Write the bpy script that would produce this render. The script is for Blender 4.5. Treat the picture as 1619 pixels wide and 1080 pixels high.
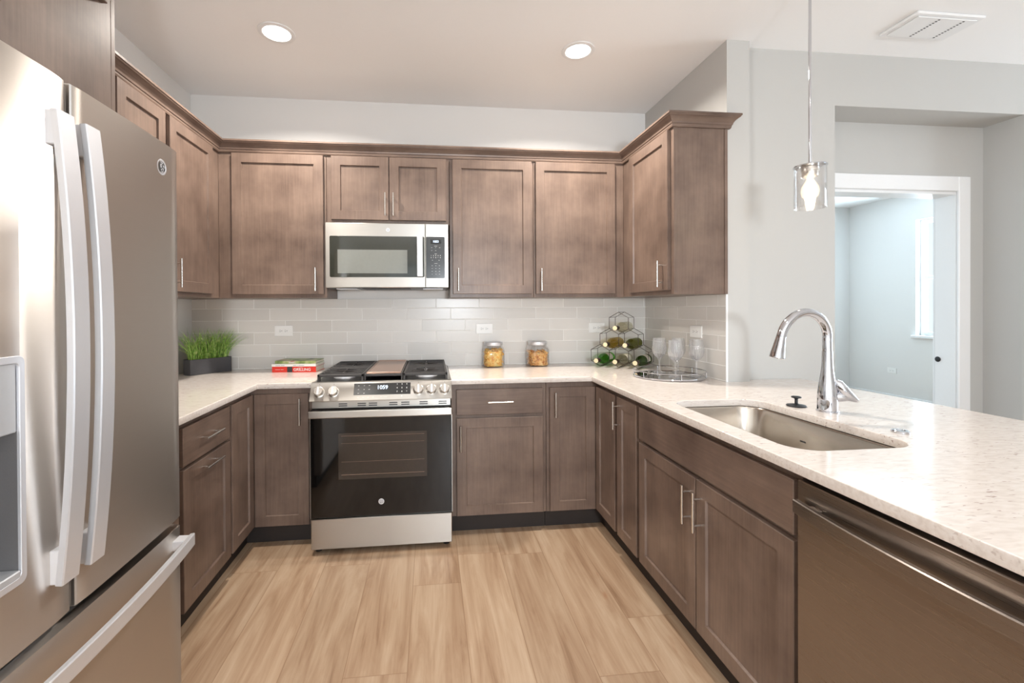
import bpy, bmesh, math, random
from mathutils import Vector, Matrix
random.seed(7)
for o in list(bpy.data.objects): bpy.data.objects.remove(o)
sc = bpy.context.scene
C = sc.collection
R = math.radians
PI = math.pi

# ------------------------------------------------------------------ camera, world, light, exposure
XL, XR, ZC = -0.9625, 2.2665, 2.787
def make_camera():
    yaw, pit, rol = .1066, .0063, -.0053
    fw = Vector((math.sin(yaw)*math.cos(pit), math.cos(yaw)*math.cos(pit), -math.sin(pit)))
    rt = Vector((math.cos(yaw), -math.sin(yaw), 0)); up = rt.cross(fw)
    rt2 = rt*math.cos(rol)+up*math.sin(rol); up2 = -rt*math.sin(rol)+up*math.cos(rol)
    cd = bpy.data.cameras.new('camera'); co = bpy.data.objects.new('camera', cd); C.objects.link(co)
    m = Matrix((rt2, up2, -fw)).transposed().to_4x4(); m.translation = Vector((.6508, -3.2428, 1.326))
    co.matrix_world = m
    cd.sensor_width = 36; cd.lens = 709.56*36/1619
    cd.shift_x = 52.2/1619; cd.shift_y = -48.0/1619
    cd.clip_start = .02; cd.clip_end = 100
    sc.camera = co
make_camera()

w = bpy.data.worlds.new('world'); sc.world = w; w.use_nodes = True
wn = w.node_tree.nodes; wl = w.node_tree.links
bg = wn['Background']; bg.inputs['Strength'].default_value = 1.5; bg.inputs['Color'].default_value = (.80, .90, 1, 1)

sc.view_settings.view_transform = 'Standard'; sc.view_settings.look = 'None'
sc.view_settings.gamma = 1; sc.view_settings.use_curve_mapping = False
sc.view_settings.exposure = -0.35

def area(name, loc, rot, sx, sy, power, col):
    l = bpy.data.lights.new(name, 'AREA'); l.shape = 'RECTANGLE'; l.size = sx; l.size_y = sy
    l.energy = power; l.color = col
    o = bpy.data.objects.new(name, l); C.objects.link(o); o.location = loc; o.rotation_euler = rot
    return o
# daylight entering by the windows behind the camera, by an added side window placed to light the left wall and by the bedroom window
area('daylight_rear', (.9, -8.12, 1.45), (R(116), 0, 0), 2.6, 2.0, 30, (.92, .96, 1))
area('daylight_side', (7.12, -1.95, 1.45), (R(92), 0, R(90)), 1.7, 1.9, 150, (.82, .91, 1))
area('daylight_bedroom', (7.12, 1.35, 1.7), (R(90), 0, R(90)), 1.05, 1.45, 290, (.70, .87, 1))

# ------------------------------------------------------------------ materials
def new_mat(name):
    m = bpy.data.materials.new(name); m.use_nodes = True
    nt = m.node_tree; b = nt.nodes['Principled BSDF']
    return m, nt, b
def sr(r, g, b):
    f = lambda c: (c/255/12.92) if c/255 <= .04045 else ((c/255+.055)/1.055)**2.4
    return (f(r), f(g), f(b), 1)
def setp(b, base, rough, metal=0, **k):
    b.inputs['Base Color'].default_value = base
    b.inputs['Roughness'].default_value = rough
    b.inputs['Metallic'].default_value = metal
    for n, v in k.items(): b.inputs[n.replace('_', ' ')].default_value = v
def plain(name, base, rough=.5, metal=0, bump=0, bscale=60, var=0, **k):
    m, nt, b = new_mat(name); setp(b, base, rough, metal, **k)
    tc = nt.nodes.new('ShaderNodeTexCoord')
    nz = nt.nodes.new('ShaderNodeTexNoise'); nz.inputs['Scale'].default_value = bscale; nz.inputs['Detail'].default_value = 3
    nt.links.new(tc.outputs['Object'], nz.inputs['Vector'])
    if bump:
        bp = nt.nodes.new('ShaderNodeBump'); bp.inputs['Strength'].default_value = bump; bp.inputs['Distance'].default_value = .002
        nt.links.new(nz.outputs['Fac'], bp.inputs['Height']); nt.links.new(bp.outputs['Normal'], b.inputs['Normal'])
    mx = nt.nodes.new('ShaderNodeMix'); mx.data_type = 'RGBA'
    mx.inputs['A'].default_value = tuple(c*(1-var) for c in base[:3])+(1,)
    mx.inputs['B'].default_value = tuple(min(1, c*(1+var)) for c in base[:3])+(1,)
    nt.links.new(nz.outputs['Fac'], mx.inputs['Factor']); nt.links.new(mx.outputs['Result'], b.inputs['Base Color'])
    return m
def N(nt, t, **k):
    n = nt.nodes.new(t)
    for a, v in k.items(): setattr(n, a, v)
    return n
def math_(nt, op, a, b=None):
    n = N(nt, 'ShaderNodeMath', operation=op)
    for i, v in enumerate((a, b)):
        if v is None: continue
        if hasattr(v, 'links') or hasattr(v, 'is_linked'): nt.links.new(v, n.inputs[i])
        else: n.inputs[i].default_value = v
    return n.outputs[0]
def ramp(nt, fac, stops):
    n = N(nt, 'ShaderNodeValToRGB'); e = n.color_ramp.elements
    while len(e) < len(stops): e.new(.5)
    for i, (p, c) in enumerate(stops): e[i].position = p; e[i].color = c
    nt.links.new(fac, n.inputs[0]); return n.outputs['Color']
def wood(name, c0, c1, rough, vertical=True):
    m, nt, b = new_mat(name)
    tc = N(nt, 'ShaderNodeTexCoord')
    n1 = N(nt, 'ShaderNodeTexNoise'); n1.inputs['Scale'].default_value = 4.5; n1.inputs['Detail'].default_value = 5; n1.inputs['Roughness'].default_value = .55
    nt.links.new(tc.outputs['Object'], n1.inputs['Vector'])
    mp = N(nt, 'ShaderNodeMapping'); mp.inputs['Scale'].default_value = (70, 70, 3) if vertical else (3, 3, 70)
    nt.links.new(tc.outputs['Object'], mp.inputs['Vector'])
    n2 = N(nt, 'ShaderNodeTexNoise'); n2.inputs['Scale'].default_value = 1.5; n2.inputs['Detail'].default_value = 4
    nt.links.new(mp.outputs['Vector'], n2.inputs['Vector'])
    f = math_(nt, 'ADD', math_(nt, 'MULTIPLY', n1.outputs['Fac'], .8), math_(nt, 'MULTIPLY', n2.outputs['Fac'], .28))
    col = ramp(nt, f, [(.32, c0), (.75, c1)])
    nt.links.new(col, b.inputs['Base Color'])
    b.inputs['Roughness'].default_value = rough; b.inputs['Specular IOR Level'].default_value = .5
    bp = N(nt, 'ShaderNodeBump'); bp.inputs['Strength'].default_value = .08; bp.inputs['Distance'].default_value = .001
    nt.links.new(n2.outputs['Fac'], bp.inputs['Height']); nt.links.new(bp.outputs['Normal'], b.inputs['Normal'])
    return m
def steel(name, base, rough, sc_=(2, 2, 260), bump=.06, aniso=0, metal=1):
    m, nt, b = new_mat(name); setp(b, base, rough, metal)
    if aniso:
        b.inputs['Anisotropic'].default_value = aniso; b.inputs['Anisotropic Rotation'].default_value = .25
        tg = N(nt, 'ShaderNodeTangent', direction_type='RADIAL', axis='Z'); nt.links.new(tg.outputs[0], b.inputs['Tangent'])
    tc = N(nt, 'ShaderNodeTexCoord'); mp = N(nt, 'ShaderNodeMapping'); mp.inputs['Scale'].default_value = sc_
    nt.links.new(tc.outputs['Object'], mp.inputs['Vector'])
    nz = N(nt, 'ShaderNodeTexNoise'); nz.inputs['Scale'].default_value = 1; nz.inputs['Detail'].default_value = 3
    nt.links.new(mp.outputs['Vector'], nz.inputs['Vector'])
    mr = N(nt, 'ShaderNodeMapRange'); mr.inputs['To Min'].default_value = rough*.85; mr.inputs['To Max'].default_value = rough*1.2
    nt.links.new(nz.outputs['Fac'], mr.inputs['Value']); nt.links.new(mr.outputs['Result'], b.inputs['Roughness'])
    bp = N(nt, 'ShaderNodeBump'); bp.inputs['Strength'].default_value = bump; bp.inputs['Distance'].default_value = .0005
    nt.links.new(nz.outputs['Fac'], bp.inputs['Height']); nt.links.new(bp.outputs['Normal'], b.inputs['Normal'])
    return m
def glass(name, tint=(1, 1, 1, 1), spec=1.0, milk=0, bump=.05, bs=25):
    m = bpy.data.materials.new(name); m.use_nodes = True; nt = m.node_tree; nt.nodes.clear()
    out = N(nt, 'ShaderNodeOutputMaterial'); tr = N(nt, 'ShaderNodeBsdfTransparent'); tr.inputs['Color'].default_value = tint
    gl = N(nt, 'ShaderNodeBsdfGlossy'); gl.inputs['Roughness'].default_value = .03
    lw = N(nt, 'ShaderNodeLayerWeight'); lw.inputs['Blend'].default_value = .35
    tc = N(nt, 'ShaderNodeTexCoord'); nz = N(nt, 'ShaderNodeTexNoise'); nz.inputs['Scale'].default_value = bs
    nt.links.new(tc.outputs['Object'], nz.inputs['Vector'])
    bp = N(nt, 'ShaderNodeBump'); bp.inputs['Strength'].default_value = bump; nt.links.new(nz.outputs['Fac'], bp.inputs['Height'])
    nt.links.new(bp.outputs['Normal'], gl.inputs['Normal'])
    f = math_(nt, 'ADD', math_(nt, 'MULTIPLY', lw.outputs['Facing'], .55*spec), .04)
    mx = N(nt, 'ShaderNodeMixShader'); nt.links.new(f, mx.inputs[0]); nt.links.new(tr.outputs[0], mx.inputs[1]); nt.links.new(gl.outputs[0], mx.inputs[2])
    last = mx.outputs[0]
    if milk:
        df = N(nt, 'ShaderNodeBsdfDiffuse'); df.inputs['Color'].default_value = (.95, .96, .98, 1); m2 = N(nt, 'ShaderNodeMixShader'); m2.inputs[0].default_value = milk
        nt.links.new(last, m2.inputs[1]); nt.links.new(df.outputs[0], m2.inputs[2]); last = m2.outputs[0]
    nt.links.new(last, out.inputs['Surface']); return m
def emit(name, col, s):
    m, nt, b = new_mat(name); setp(b, (0, 0, 0, 1), .4); b.inputs['Emission Color'].default_value = col; b.inputs['Emission Strength'].default_value = s
    tc = N(nt, 'ShaderNodeTexCoord'); nz = N(nt, 'ShaderNodeTexNoise'); nz.inputs['Scale'].default_value = 8
    nt.links.new(tc.outputs['Object'], nz.inputs['Vector'])
    mr = N(nt, 'ShaderNodeMapRange'); mr.inputs['To Min'].default_value = s*.96; mr.inputs['To Max'].default_value = s*1.04
    nt.links.new(nz.outputs['Fac'], mr.inputs['Value']); nt.links.new(mr.outputs['Result'], b.inputs['Emission Strength'])
    return m

M = {}
M['paint'] = plain('wall_paint', sr(233, 231, 228), .6, bump=.05, bscale=180, var=.01)
M['paint_dim'] = plain('dimmed_wall_paint', sr(194, 192, 188), .6, bump=.05, bscale=180, var=.01)  # same wall paint, with the dining side's dimmer light put into the colour
M['ceil'] = plain('ceiling_paint', sr(249, 248, 247), .75, bump=.05, bscale=120, var=.01)
M['white'] = plain('white_trim_paint', sr(240, 240, 240), .35, var=.01)
M['outlet'] = plain('white_plastic', sr(244, 243, 240), .3, var=.01)
M['slot'] = plain('dark_slot', sr(50, 50, 52), .5, var=.05)
M['cab'] = wood('stained_maple', sr(88, 71, 62), sr(134, 113, 100), .36)
M['cabh'] = wood('stained_maple_horizontal', sr(88, 71, 62), sr(134, 113, 100), .36, False)
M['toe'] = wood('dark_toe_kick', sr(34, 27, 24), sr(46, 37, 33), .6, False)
M['dwsteel'] = steel('dishwasher_steel', sr(158, 149, 142), .28, (3, 3, 900), .004, .75)
M['steel'] = steel('brushed_steel', sr(184, 180, 174), .34, (3, 3, 900), .004, .75)
M['slate'] = steel('fridge_steel', sr(204, 197, 190), .40, (2, 2, 900), .004, .8)
M['satin'] = steel('satin_steel', sr(226, 227, 231), .42, (200, 200, 200), .01, 0, .7)
M['nickel'] = plain('brushed_nickel', sr(216, 212, 206), .26, 1, var=.02)
M['chrome'] = plain('polished_chrome', sr(205, 207, 212), .06, 1, var=.02)
M['sinksteel'] = steel('sink_steel', sr(196, 188, 178), .22, (200, 2, 2), .03)
M['black'] = plain('black_enamel', sr(26, 25, 25), .3, var=.1)
M['iron'] = plain('cast_iron', sr(58, 54, 52), .5, bump=.2, bscale=300, var=.15)
M['bglass'] = plain('black_glass', sr(12, 11, 11), .05, var=.05)
M['ovenwin'] = plain('oven_window_glass', sr(56, 48, 42), .08, var=.15)
M['mwglass'] = plain('microwave_glass', sr(52, 53, 46), .06, var=.08)
M['mwwin'] = plain('microwave_window', sr(128, 130, 124), .12, var=.05)
M['panel'] = plain('dark_touch_panel', sr(44, 44, 44), .2, var=.05)
M['griddle'] = plain('griddle_plate', sr(170, 142, 126), .32, .8, bump=.05, var=.05)
M['mark'] = plain('white_print', sr(225, 225, 222), .5, var=.01)
M['gap'] = plain('black_gasket', sr(18, 18, 18), .7, var=.05)
M['dgrey'] = plain('dispenser_grey', sr(108, 106, 106), .45, .3, bump=.1, bscale=500, var=.08)
M['lgrey'] = plain('dispenser_panel', sr(196, 197, 199), .35, .4, var=.03)
M['glass'] = glass('clear_glass')
M['crystal'] = glass('cut_crystal', (.995, .997, 1, 1), 1.2, .07, .3, 140)
M['pane'] = glass('window_glass', (.97, .99, 1, 1), .5)
M['gclear'] = glass('pale_bottle_glass', (.86, .84, .74, 1), .5)
M['ggreen'] = glass('green_bottle_glass', (.30, .72, .16, 1), .35)
M['golive'] = glass('olive_bottle_glass', (.42, .44, .08, 1), .35)
M['gamber'] = glass('amber_bottle_glass', (.74, .62, .22, 1), .4)
M['gdark'] = glass('dark_green_bottle_glass', (.20, .34, .07, 1), .35)
M['foil'] = plain('dark_foil', sr(52, 36, 28), .35, .3, var=.1)
M['cork'] = plain('cork', sr(226, 206, 168), .8, bump=.3, bscale=400, var=.1)
M['paper'] = plain('label_paper', sr(226, 220, 206), .7, var=.03)
M['page'] = plain('book_pages', sr(238, 230, 214), .8, bump=.3, bscale=600, var=.05)
M['red'] = plain('red_book_cover', sr(214, 52, 38), .4, var=.08)
M['cream'] = plain('white_book_cover', sr(236, 234, 230), .4, var=.02)
M['planter'] = plain('charcoal_planter', sr(74, 74, 78), .55, bump=.2, bscale=80, var=.12)
M['rubber'] = plain('black_rubber', sr(30, 31, 34), .4, var=.05)
M['bronze'] = plain('dark_wire', sr(78, 66, 60), .35, .8, var=.1)
def mat_bulb():
    m = bpy.data.materials.new('glowing_bulb_glass'); m.use_nodes = True; nt = m.node_tree; nt.nodes.clear()
    out = N(nt, 'ShaderNodeOutputMaterial'); tr = N(nt, 'ShaderNodeBsdfTransparent'); em = N(nt, 'ShaderNodeEmission')
    em.inputs['Color'].default_value = (1, .80, .58, 1); em.inputs['Strength'].default_value = 2.6
    lw = N(nt, 'ShaderNodeLayerWeight'); lw.inputs['Blend'].default_value = .3
    mx = N(nt, 'ShaderNodeMixShader'); nt.links.new(math_(nt, 'SUBTRACT', .62, math_(nt, 'MULTIPLY', lw.outputs['Facing'], .3)), mx.inputs[0]); nt.links.new(tr.outputs[0], mx.inputs[1]); nt.links.new(em.outputs[0], mx.inputs[2])
    nt.links.new(mx.outputs[0], out.inputs['Surface']); return m
M['bulbglass'] = mat_bulb()
M['digits'] = emit('lit_digits', (.75, .85, 1, 1), 2.2)
M['opal'] = glass('opal_glass', (1, .98, .95, 1), .3)
M['lamp'] = emit('lit_lens', (1, .96, .9, 1), 9)
M['bulb'] = emit('lit_bulb', (1, .80, .55, 1), 60)
M['soil'] = plain('soil', sr(60, 70, 40), .9, bump=.5, var=.2)

def mat_grass():
    m, nt, b = new_mat('grass_blades'); tc = N(nt, 'ShaderNodeTexCoord')
    nz = N(nt, 'ShaderNodeTexNoise'); nz.inputs['Scale'].default_value = 60; nt.links.new(tc.outputs['Object'], nz.inputs['Vector'])
    c = ramp(nt, nz.outputs['Fac'], [(.3, sr(84, 138, 48)), (.5, sr(150, 194, 84)), (.68, sr(212, 228, 150))])
    nt.links.new(c, b.inputs['Base Color']); b.inputs['Roughness'].default_value = .5; return m
M['grass'] = mat_grass()
def mat_pasta(name, c0, c1, c2):
    m, nt, b = new_mat(name); tc = N(nt, 'ShaderNodeTexCoord')
    nz = N(nt, 'ShaderNodeTexNoise'); nz.inputs['Scale'].default_value = 45; nt.links.new(tc.outputs['Object'], nz.inputs['Vector'])
    c = ramp(nt, nz.outputs['Fac'], [(.3, c0), (.5, c1), (.7, c2)])
    nt.links.new(c, b.inputs['Base Color']); b.inputs['Roughness'].default_value = .5; return m
M['pasta'] = mat_pasta('yellow_pasta', sr(226, 150, 40), sr(236, 190, 96), sr(240, 216, 140))
M['pasta2'] = mat_pasta('amber_pasta', sr(168, 92, 30), sr(226, 168, 88), sr(240, 210, 150))
def mat_bookcover():
    m, nt, b = new_mat('green_photo_cover'); tc = N(nt, 'ShaderNodeTexCoord')
    nz = N(nt, 'ShaderNodeTexNoise'); nz.inputs['Scale'].default_value = 14; nt.links.new(tc.outputs['Object'], nz.inputs['Vector'])
    c = ramp(nt, nz.outputs['Fac'], [(.35, sr(72, 92, 44)), (.5, sr(150, 168, 100)), (.6, sr(196, 190, 150)), (.7, sr(170, 110, 84))])
    nt.links.new(c, b.inputs['Base Color']); b.inputs['Roughness'].default_value = .35; return m
M['cover'] = mat_bookcover()

def mat_tile(axis):
    m, nt, b = new_mat('glazed_tile_'+axis); geo = N(nt, 'ShaderNodeNewGeometry'); sp = N(nt, 'ShaderNodeSeparateXYZ')
    nt.links.new(geo.outputs['Position'], sp.inputs[0])
    U = sp.outputs['X' if axis == 'x' else 'Y']; V = sp.outputs['Z']
    P, L = .0822, .312
    v = math_(nt, 'DIVIDE', math_(nt, 'SUBTRACT', V, .9195), P)
    row = math_(nt, 'FLOOR', v); fv = math_(nt, 'FRACT', v)
    u = math_(nt, 'ADD', math_(nt, 'DIVIDE', math_(nt, 'ADD', U, 10.336), L), math_(nt, 'MULTIPLY', row, .3333))
    fu = math_(nt, 'FRACT', u); cu = math_(nt, 'FLOOR', u)
    du = math_(nt, 'MULTIPLY', math_(nt, 'MINIMUM', fu, math_(nt, 'SUBTRACT', 1, fu)), L)
    dv = math_(nt, 'MULTIPLY', math_(nt, 'MINIMUM', fv, math_(nt, 'SUBTRACT', 1, fv)), P)
    dd = math_(nt, 'MINIMUM', du, dv)
    mr = N(nt, 'ShaderNodeMapRange'); mr.inputs['From Min'].default_value = .0010; mr.inputs['From Max'].default_value = .0026
    nt.links.new(dd, mr.inputs['Value'])
    cm = N(nt, 'ShaderNodeCombineXYZ'); nt.links.new(cu, cm.inputs[0]); nt.links.new(row, cm.inputs[1])
    wn_ = N(nt, 'ShaderNodeTexWhiteNoise'); nt.links.new(cm.outputs[0], wn_.inputs['Vector'])
    tile = ramp(nt, wn_.outputs['Value'], [(0, sr(216, 212, 206)), (1, sr(228, 224, 218))])
    mx = N(nt, 'ShaderNodeMix', data_type='RGBA'); nt.links.new(mr.outputs['Result'], mx.inputs['Factor'])
    mx.inputs['A'].default_value = sr(248, 246, 242); nt.links.new(tile, mx.inputs['B'])
    nt.links.new(mx.outputs['Result'], b.inputs['Base Color'])
    rr = N(nt, 'ShaderNodeMapRange'); rr.inputs['To Min'].default_value = .7; rr.inputs['To Max'].default_value = .26
    nt.links.new(mr.outputs['Result'], rr.inputs['Value']); nt.links.new(rr.outputs['Result'], b.inputs['Roughness'])
    nz = N(nt, 'ShaderNodeTexNoise'); nz.inputs['Scale'].default_value = 22; nt.links.new(geo.outputs['Position'], nz.inputs['Vector'])
    h = math_(nt, 'ADD', mr.outputs['Result'], math_(nt, 'MULTIPLY', nz.outputs['Fac'], .5))
    bp = N(nt, 'ShaderNodeBump'); bp.inputs['Strength'].default_value = .35; bp.inputs['Distance'].default_value = .0015
    nt.links.new(h, bp.inputs['Height']); nt.links.new(bp.outputs['Normal'], b.inputs['Normal'])
    return m
M['tilex'] = mat_tile('x'); M['tiley'] = mat_tile('y')

def mat_floor():
    m, nt, b = new_mat('oak_plank_floor'); geo = N(nt, 'ShaderNodeNewGeometry'); sp = N(nt, 'ShaderNodeSeparateXYZ')
    nt.links.new(geo.outputs['Position'], sp.inputs[0])
    W, L = .2295, 1.52
    v = math_(nt, 'DIVIDE', math_(nt, 'SUBTRACT', sp.outputs['X'], .557-10*W), W)
    row = math_(nt, 'FLOOR', v); fv = math_(nt, 'FRACT', v)
    wr = N(nt, 'ShaderNodeTexWhiteNoise', noise_dimensions='1D'); nt.links.new(row, wr.inputs['W'])
    u = math_(nt, 'ADD', math_(nt, 'DIVIDE', math_(nt, 'ADD', sp.outputs['Y'], 20), L), math_(nt, 'MULTIPLY', wr.outputs['Value'], 3.7))
    fu = math_(nt, 'FRACT', u); cu = math_(nt, 'FLOOR', u)
    du = math_(nt, 'MULTIPLY', math_(nt, 'MINIMUM', fu, math_(nt, 'SUBTRACT', 1, fu)), L)
    dv = math_(nt, 'MULTIPLY', math_(nt, 'MINIMUM', fv, math_(nt, 'SUBTRACT', 1, fv)), W)
    dd = math_(nt, 'MINIMUM', du, dv)
    seam = N(nt, 'ShaderNodeMapRange'); seam.inputs['From Min'].default_value = .0004; seam.inputs['From Max'].default_value = .0020
    nt.links.new(dd, seam.inputs['Value'])
    cm = N(nt, 'ShaderNodeCombineXYZ'); nt.links.new(cu, cm.inputs[0]); nt.links.new(row, cm.inputs[1])
    wn_ = N(nt, 'ShaderNodeTexWhiteNoise'); nt.links.new(cm.outputs[0], wn_.inputs['Vector'])
    off = N(nt, 'ShaderNodeVectorMath', operation='SCALE'); nt.links.new(wn_.outputs['Color'], off.inputs[0]); off.inputs['Scale'].default_value = 40
    pos = N(nt, 'ShaderNodeVectorMath', operation='ADD'); nt.links.new(geo.outputs['Position'], pos.inputs[0]); nt.links.new(off.outputs[0], pos.inputs[1])
    mp = N(nt, 'ShaderNodeMapping'); mp.inputs['Scale'].default_value = (9, .9, 1); nt.links.new(pos.outputs[0], mp.inputs['Vector'])
    n1 = N(nt, 'ShaderNodeTexNoise'); n1.inputs['Scale'].default_value = 1.6; n1.inputs['Detail'].default_value = 6; n1.inputs['Distortion'].default_value = .9; n1.inputs['Roughness'].default_value = .6
    nt.links.new(mp.outputs[0], n1.inputs['Vector'])
    mp2 = N(nt, 'ShaderNodeMapping'); mp2.inputs['Scale'].default_value = (130, 4, 1); nt.links.new(pos.outputs[0], mp2.inputs['Vector'])
    n2 = N(nt, 'ShaderNodeTexNoise'); n2.inputs['Scale'].default_value = 1; n2.inputs['Detail'].default_value = 4; nt.links.new(mp2.outputs[0], n2.inputs['Vector'])
    f = math_(nt, 'ADD', math_(nt, 'MULTIPLY', n1.outputs['Fac'], .8), math_(nt, 'MULTIPLY', n2.outputs['Fac'], .2))
    col = ramp(nt, f, [(.28, sr(128, 98, 73)), (.42, sr(157, 128, 102)), (.55, sr(173, 147, 121)), (.72, sr(187, 164, 140))])
    n3 = N(nt, 'ShaderNodeTexNoise'); n3.inputs['Scale'].default_value = 1; n3.inputs['Detail'].default_value = 2; n3.inputs['Distortion'].default_value = 1.5
    mp3 = N(nt, 'ShaderNodeMapping'); mp3.inputs['Scale'].default_value = (14, 2.6, 1); nt.links.new(pos.outputs[0], mp3.inputs['Vector']); nt.links.new(mp3.outputs[0], n3.inputs['Vector'])
    knot = N(nt, 'ShaderNodeMapRange'); knot.inputs['From Min'].default_value = .70; knot.inputs['From Max'].default_value = .80; nt.links.new(n3.outputs['Fac'], knot.inputs['Value'])
    kx = N(nt, 'ShaderNodeMix', data_type='RGBA'); nt.links.new(math_(nt, 'MULTIPLY', knot.outputs['Result'], .6), kx.inputs['Factor']); nt.links.new(col, kx.inputs['A']); kx.inputs['B'].default_value = sr(150, 104, 72)
    tint = N(nt, 'ShaderNodeMix', data_type='RGBA', blend_type='MULTIPLY'); tint.inputs['Factor'].default_value = 1
    tc_ = ramp(nt, wn_.outputs['Value'], [(0, (.90, .89, .88, 1)), (1, (1.0, 1.0, 1.0, 1))])
    nt.links.new(kx.outputs['Result'], tint.inputs['A']); nt.links.new(tc_, tint.inputs['B'])
    mx = N(nt, 'ShaderNodeMix', data_type='RGBA'); nt.links.new(seam.outputs['Result'], mx.inputs['Factor'])
    mx.inputs['A'].default_value = sr(136, 106, 80); nt.links.new(tint.outputs['Result'], mx.inputs['B'])
    nt.links.new(mx.outputs['Result'], b.inputs['Base Color']); b.inputs['Roughness'].default_value = .42
    bp = N(nt, 'ShaderNodeBump'); bp.inputs['Strength'].default_value = .2; bp.inputs['Distance'].default_value = .001
    nt.links.new(math_(nt, 'ADD', seam.outputs['Result'], math_(nt, 'MULTIPLY', n2.outputs['Fac'], .3)), bp.inputs['Height']); nt.links.new(bp.outputs['Normal'], b.inputs['Normal'])
    return m
M['floor'] = mat_floor()
def mat_quartz():
    m, nt, b = new_mat('speckled_quartz'); geo = N(nt, 'ShaderNodeNewGeometry')
    def lay(scale, rot, sc2, det, dist=0):
        mp = N(nt, 'ShaderNodeMapping'); mp.inputs['Scale'].default_value = scale; mp.inputs['Rotation'].default_value = (0, 0, rot)
        nt.links.new(geo.outputs['Position'], mp.inputs['Vector'])
        n = N(nt, 'ShaderNodeTexNoise'); n.inputs['Scale'].default_value = sc2; n.inputs['Detail'].default_value = det; n.inputs['Distortion'].default_value = dist
        nt.links.new(mp.outputs[0], n.inputs['Vector']); return n.outputs['Fac']
    a = lay((26, 90, 90), .35, 1, 4, .4)
    base = ramp(nt, a, [(.30, sr(212, 201, 193)), (.48, sr(221, 211, 203)), (.7, sr(227, 219, 213))])
    s = lay((40, 130, 130), .35, 1, 1.5, .4)
    k = N(nt, 'ShaderNodeMapRange'); k.inputs['From Min'].default_value = .645; k.inputs['From Max'].default_value = .70; nt.links.new(s, k.inputs['Value'])
    s2 = lay((2.2, 2.2, 2.2), 0, 1, 2)
    k2 = N(nt, 'ShaderNodeMapRange'); k2.inputs['From Min'].default_value = .40; k2.inputs['From Max'].default_value = .62; nt.links.new(s2, k2.inputs['Value'])
    mx = N(nt, 'ShaderNodeMix', data_type='RGBA'); nt.links.new(math_(nt, 'MULTIPLY', k.outputs['Result'], math_(nt, 'MULTIPLY', k2.outputs['Result'], .75)), mx.inputs['Factor'])
    nt.links.new(base, mx.inputs['A']); mx.inputs['B'].default_value = sr(150, 122, 110)
    nt.links.new(mx.outputs['Result'], b.inputs['Base Color']); b.inputs['Roughness'].default_value = .12
    return m
M['quartz'] = mat_quartz()

# ------------------------------------------------------------------ builders
def org(o):
    v = Vector((0, 0, 0))
    while o: v += o.location; o = o.parent
    return v
def link(name, me, mat, parent=None, world=True, smooth=False):
    o = bpy.data.objects.new(name, me); C.objects.link(o)
    if mat is not None:
        me.materials.clear(); me.materials.append(M[mat] if isinstance(mat, str) else mat)
    if parent:
        if world: me.transform(Matrix.Translation(-org(parent)))
        o.parent = parent
    if smooth:
        for p in me.polygons: p.use_smooth = True
        me.set_sharp_from_angle(angle=R(38))
    return o
def obj(name, bm, mat, parent=None, world=True, smooth=False):
    bmesh.ops.recalc_face_normals(bm, faces=bm.faces)
    me = bpy.data.meshes.new(name); bm.to_mesh(me); bm.free()
    return link(name, me, mat, parent, world, smooth)
def tag(o, label=None, cat=None, group=None):
    if label: o['label'] = label
    if cat: o['category'] = cat
    if group: o['group'] = group
    return o
def thing(name, label, cat, loc=(0, 0, 0), rz=0, group=None):
    o = bpy.data.objects.new(name, None); C.objects.link(o); o.empty_display_size = .05
    o.location = loc; o.rotation_euler = (0, 0, rz); return tag(o, label, cat, group)
def dup(root, loc, rz=None, label=None, mats=None):
    r = root.copy(); C.objects.link(r); r.location = loc
    if rz is not None: r.rotation_euler = (0, 0, rz)
    if label: r['label'] = label
    for ch in list(root.children):
        c = ch.copy(); C.objects.link(c); c.parent = r
        if mats and ch.name.split('.')[0] in mats:
            c.data = ch.data.copy(); c.data.materials.clear(); c.data.materials.append(M[mats[ch.name.split('.')[0]]])
        for g in list(ch.children):
            d = g.copy(); C.objects.link(d); d.parent = c
    return r
def struct(name, bm, mat, parent=None, smooth=False):
    o = obj(name, bm, mat, parent, smooth=smooth)
    if not parent: o['kind'] = 'structure'
    return o
def B(): return bmesh.new()
def box(bm, x0, x1, y0, y1, z0, z1, bev=0, seg=1):
    x0, x1 = sorted((x0, x1)); y0, y1 = sorted((y0, y1)); z0, z1 = sorted((z0, z1))
    vs = [bm.verts.new(p) for p in ((x0, y0, z0), (x1, y0, z0), (x1, y1, z0), (x0, y1, z0), (x0, y0, z1), (x1, y0, z1), (x1, y1, z1), (x0, y1, z1))]
    fs = [bm.faces.new([vs[i] for i in f]) for f in ((3, 2, 1, 0), (4, 5, 6, 7), (0, 1, 5, 4), (1, 2, 6, 5), (2, 3, 7, 6), (3, 0, 4, 7))]
    if bev:
        es = list({e for f in fs for e in f.edges})
        bmesh.ops.bevel(bm, geom=es, offset=bev, segments=seg, affect='EDGES', profile=.6)
    return bm
def obox(bm, c, ux, uy, uz, hx, hy, hz):
    """box from a centre and three axes"""
    c = Vector(c); ux = Vector(ux).normalized(); uy = Vector(uy).normalized(); uz = Vector(uz).normalized()
    vs = [bm.verts.new(c+ux*a*hx+uy*b_*hy+uz*d*hz) for a, b_, d in ((-1, -1, -1), (1, -1, -1), (1, 1, -1), (-1, 1, -1), (-1, -1, 1), (1, -1, 1), (1, 1, 1), (-1, 1, 1))]
    for f in ((3, 2, 1, 0), (4, 5, 6, 7), (0, 1, 5, 4), (1, 2, 6, 5), (2, 3, 7, 6), (3, 0, 4, 7)): bm.faces.new([vs[i] for i in f])
    return bm
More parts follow.
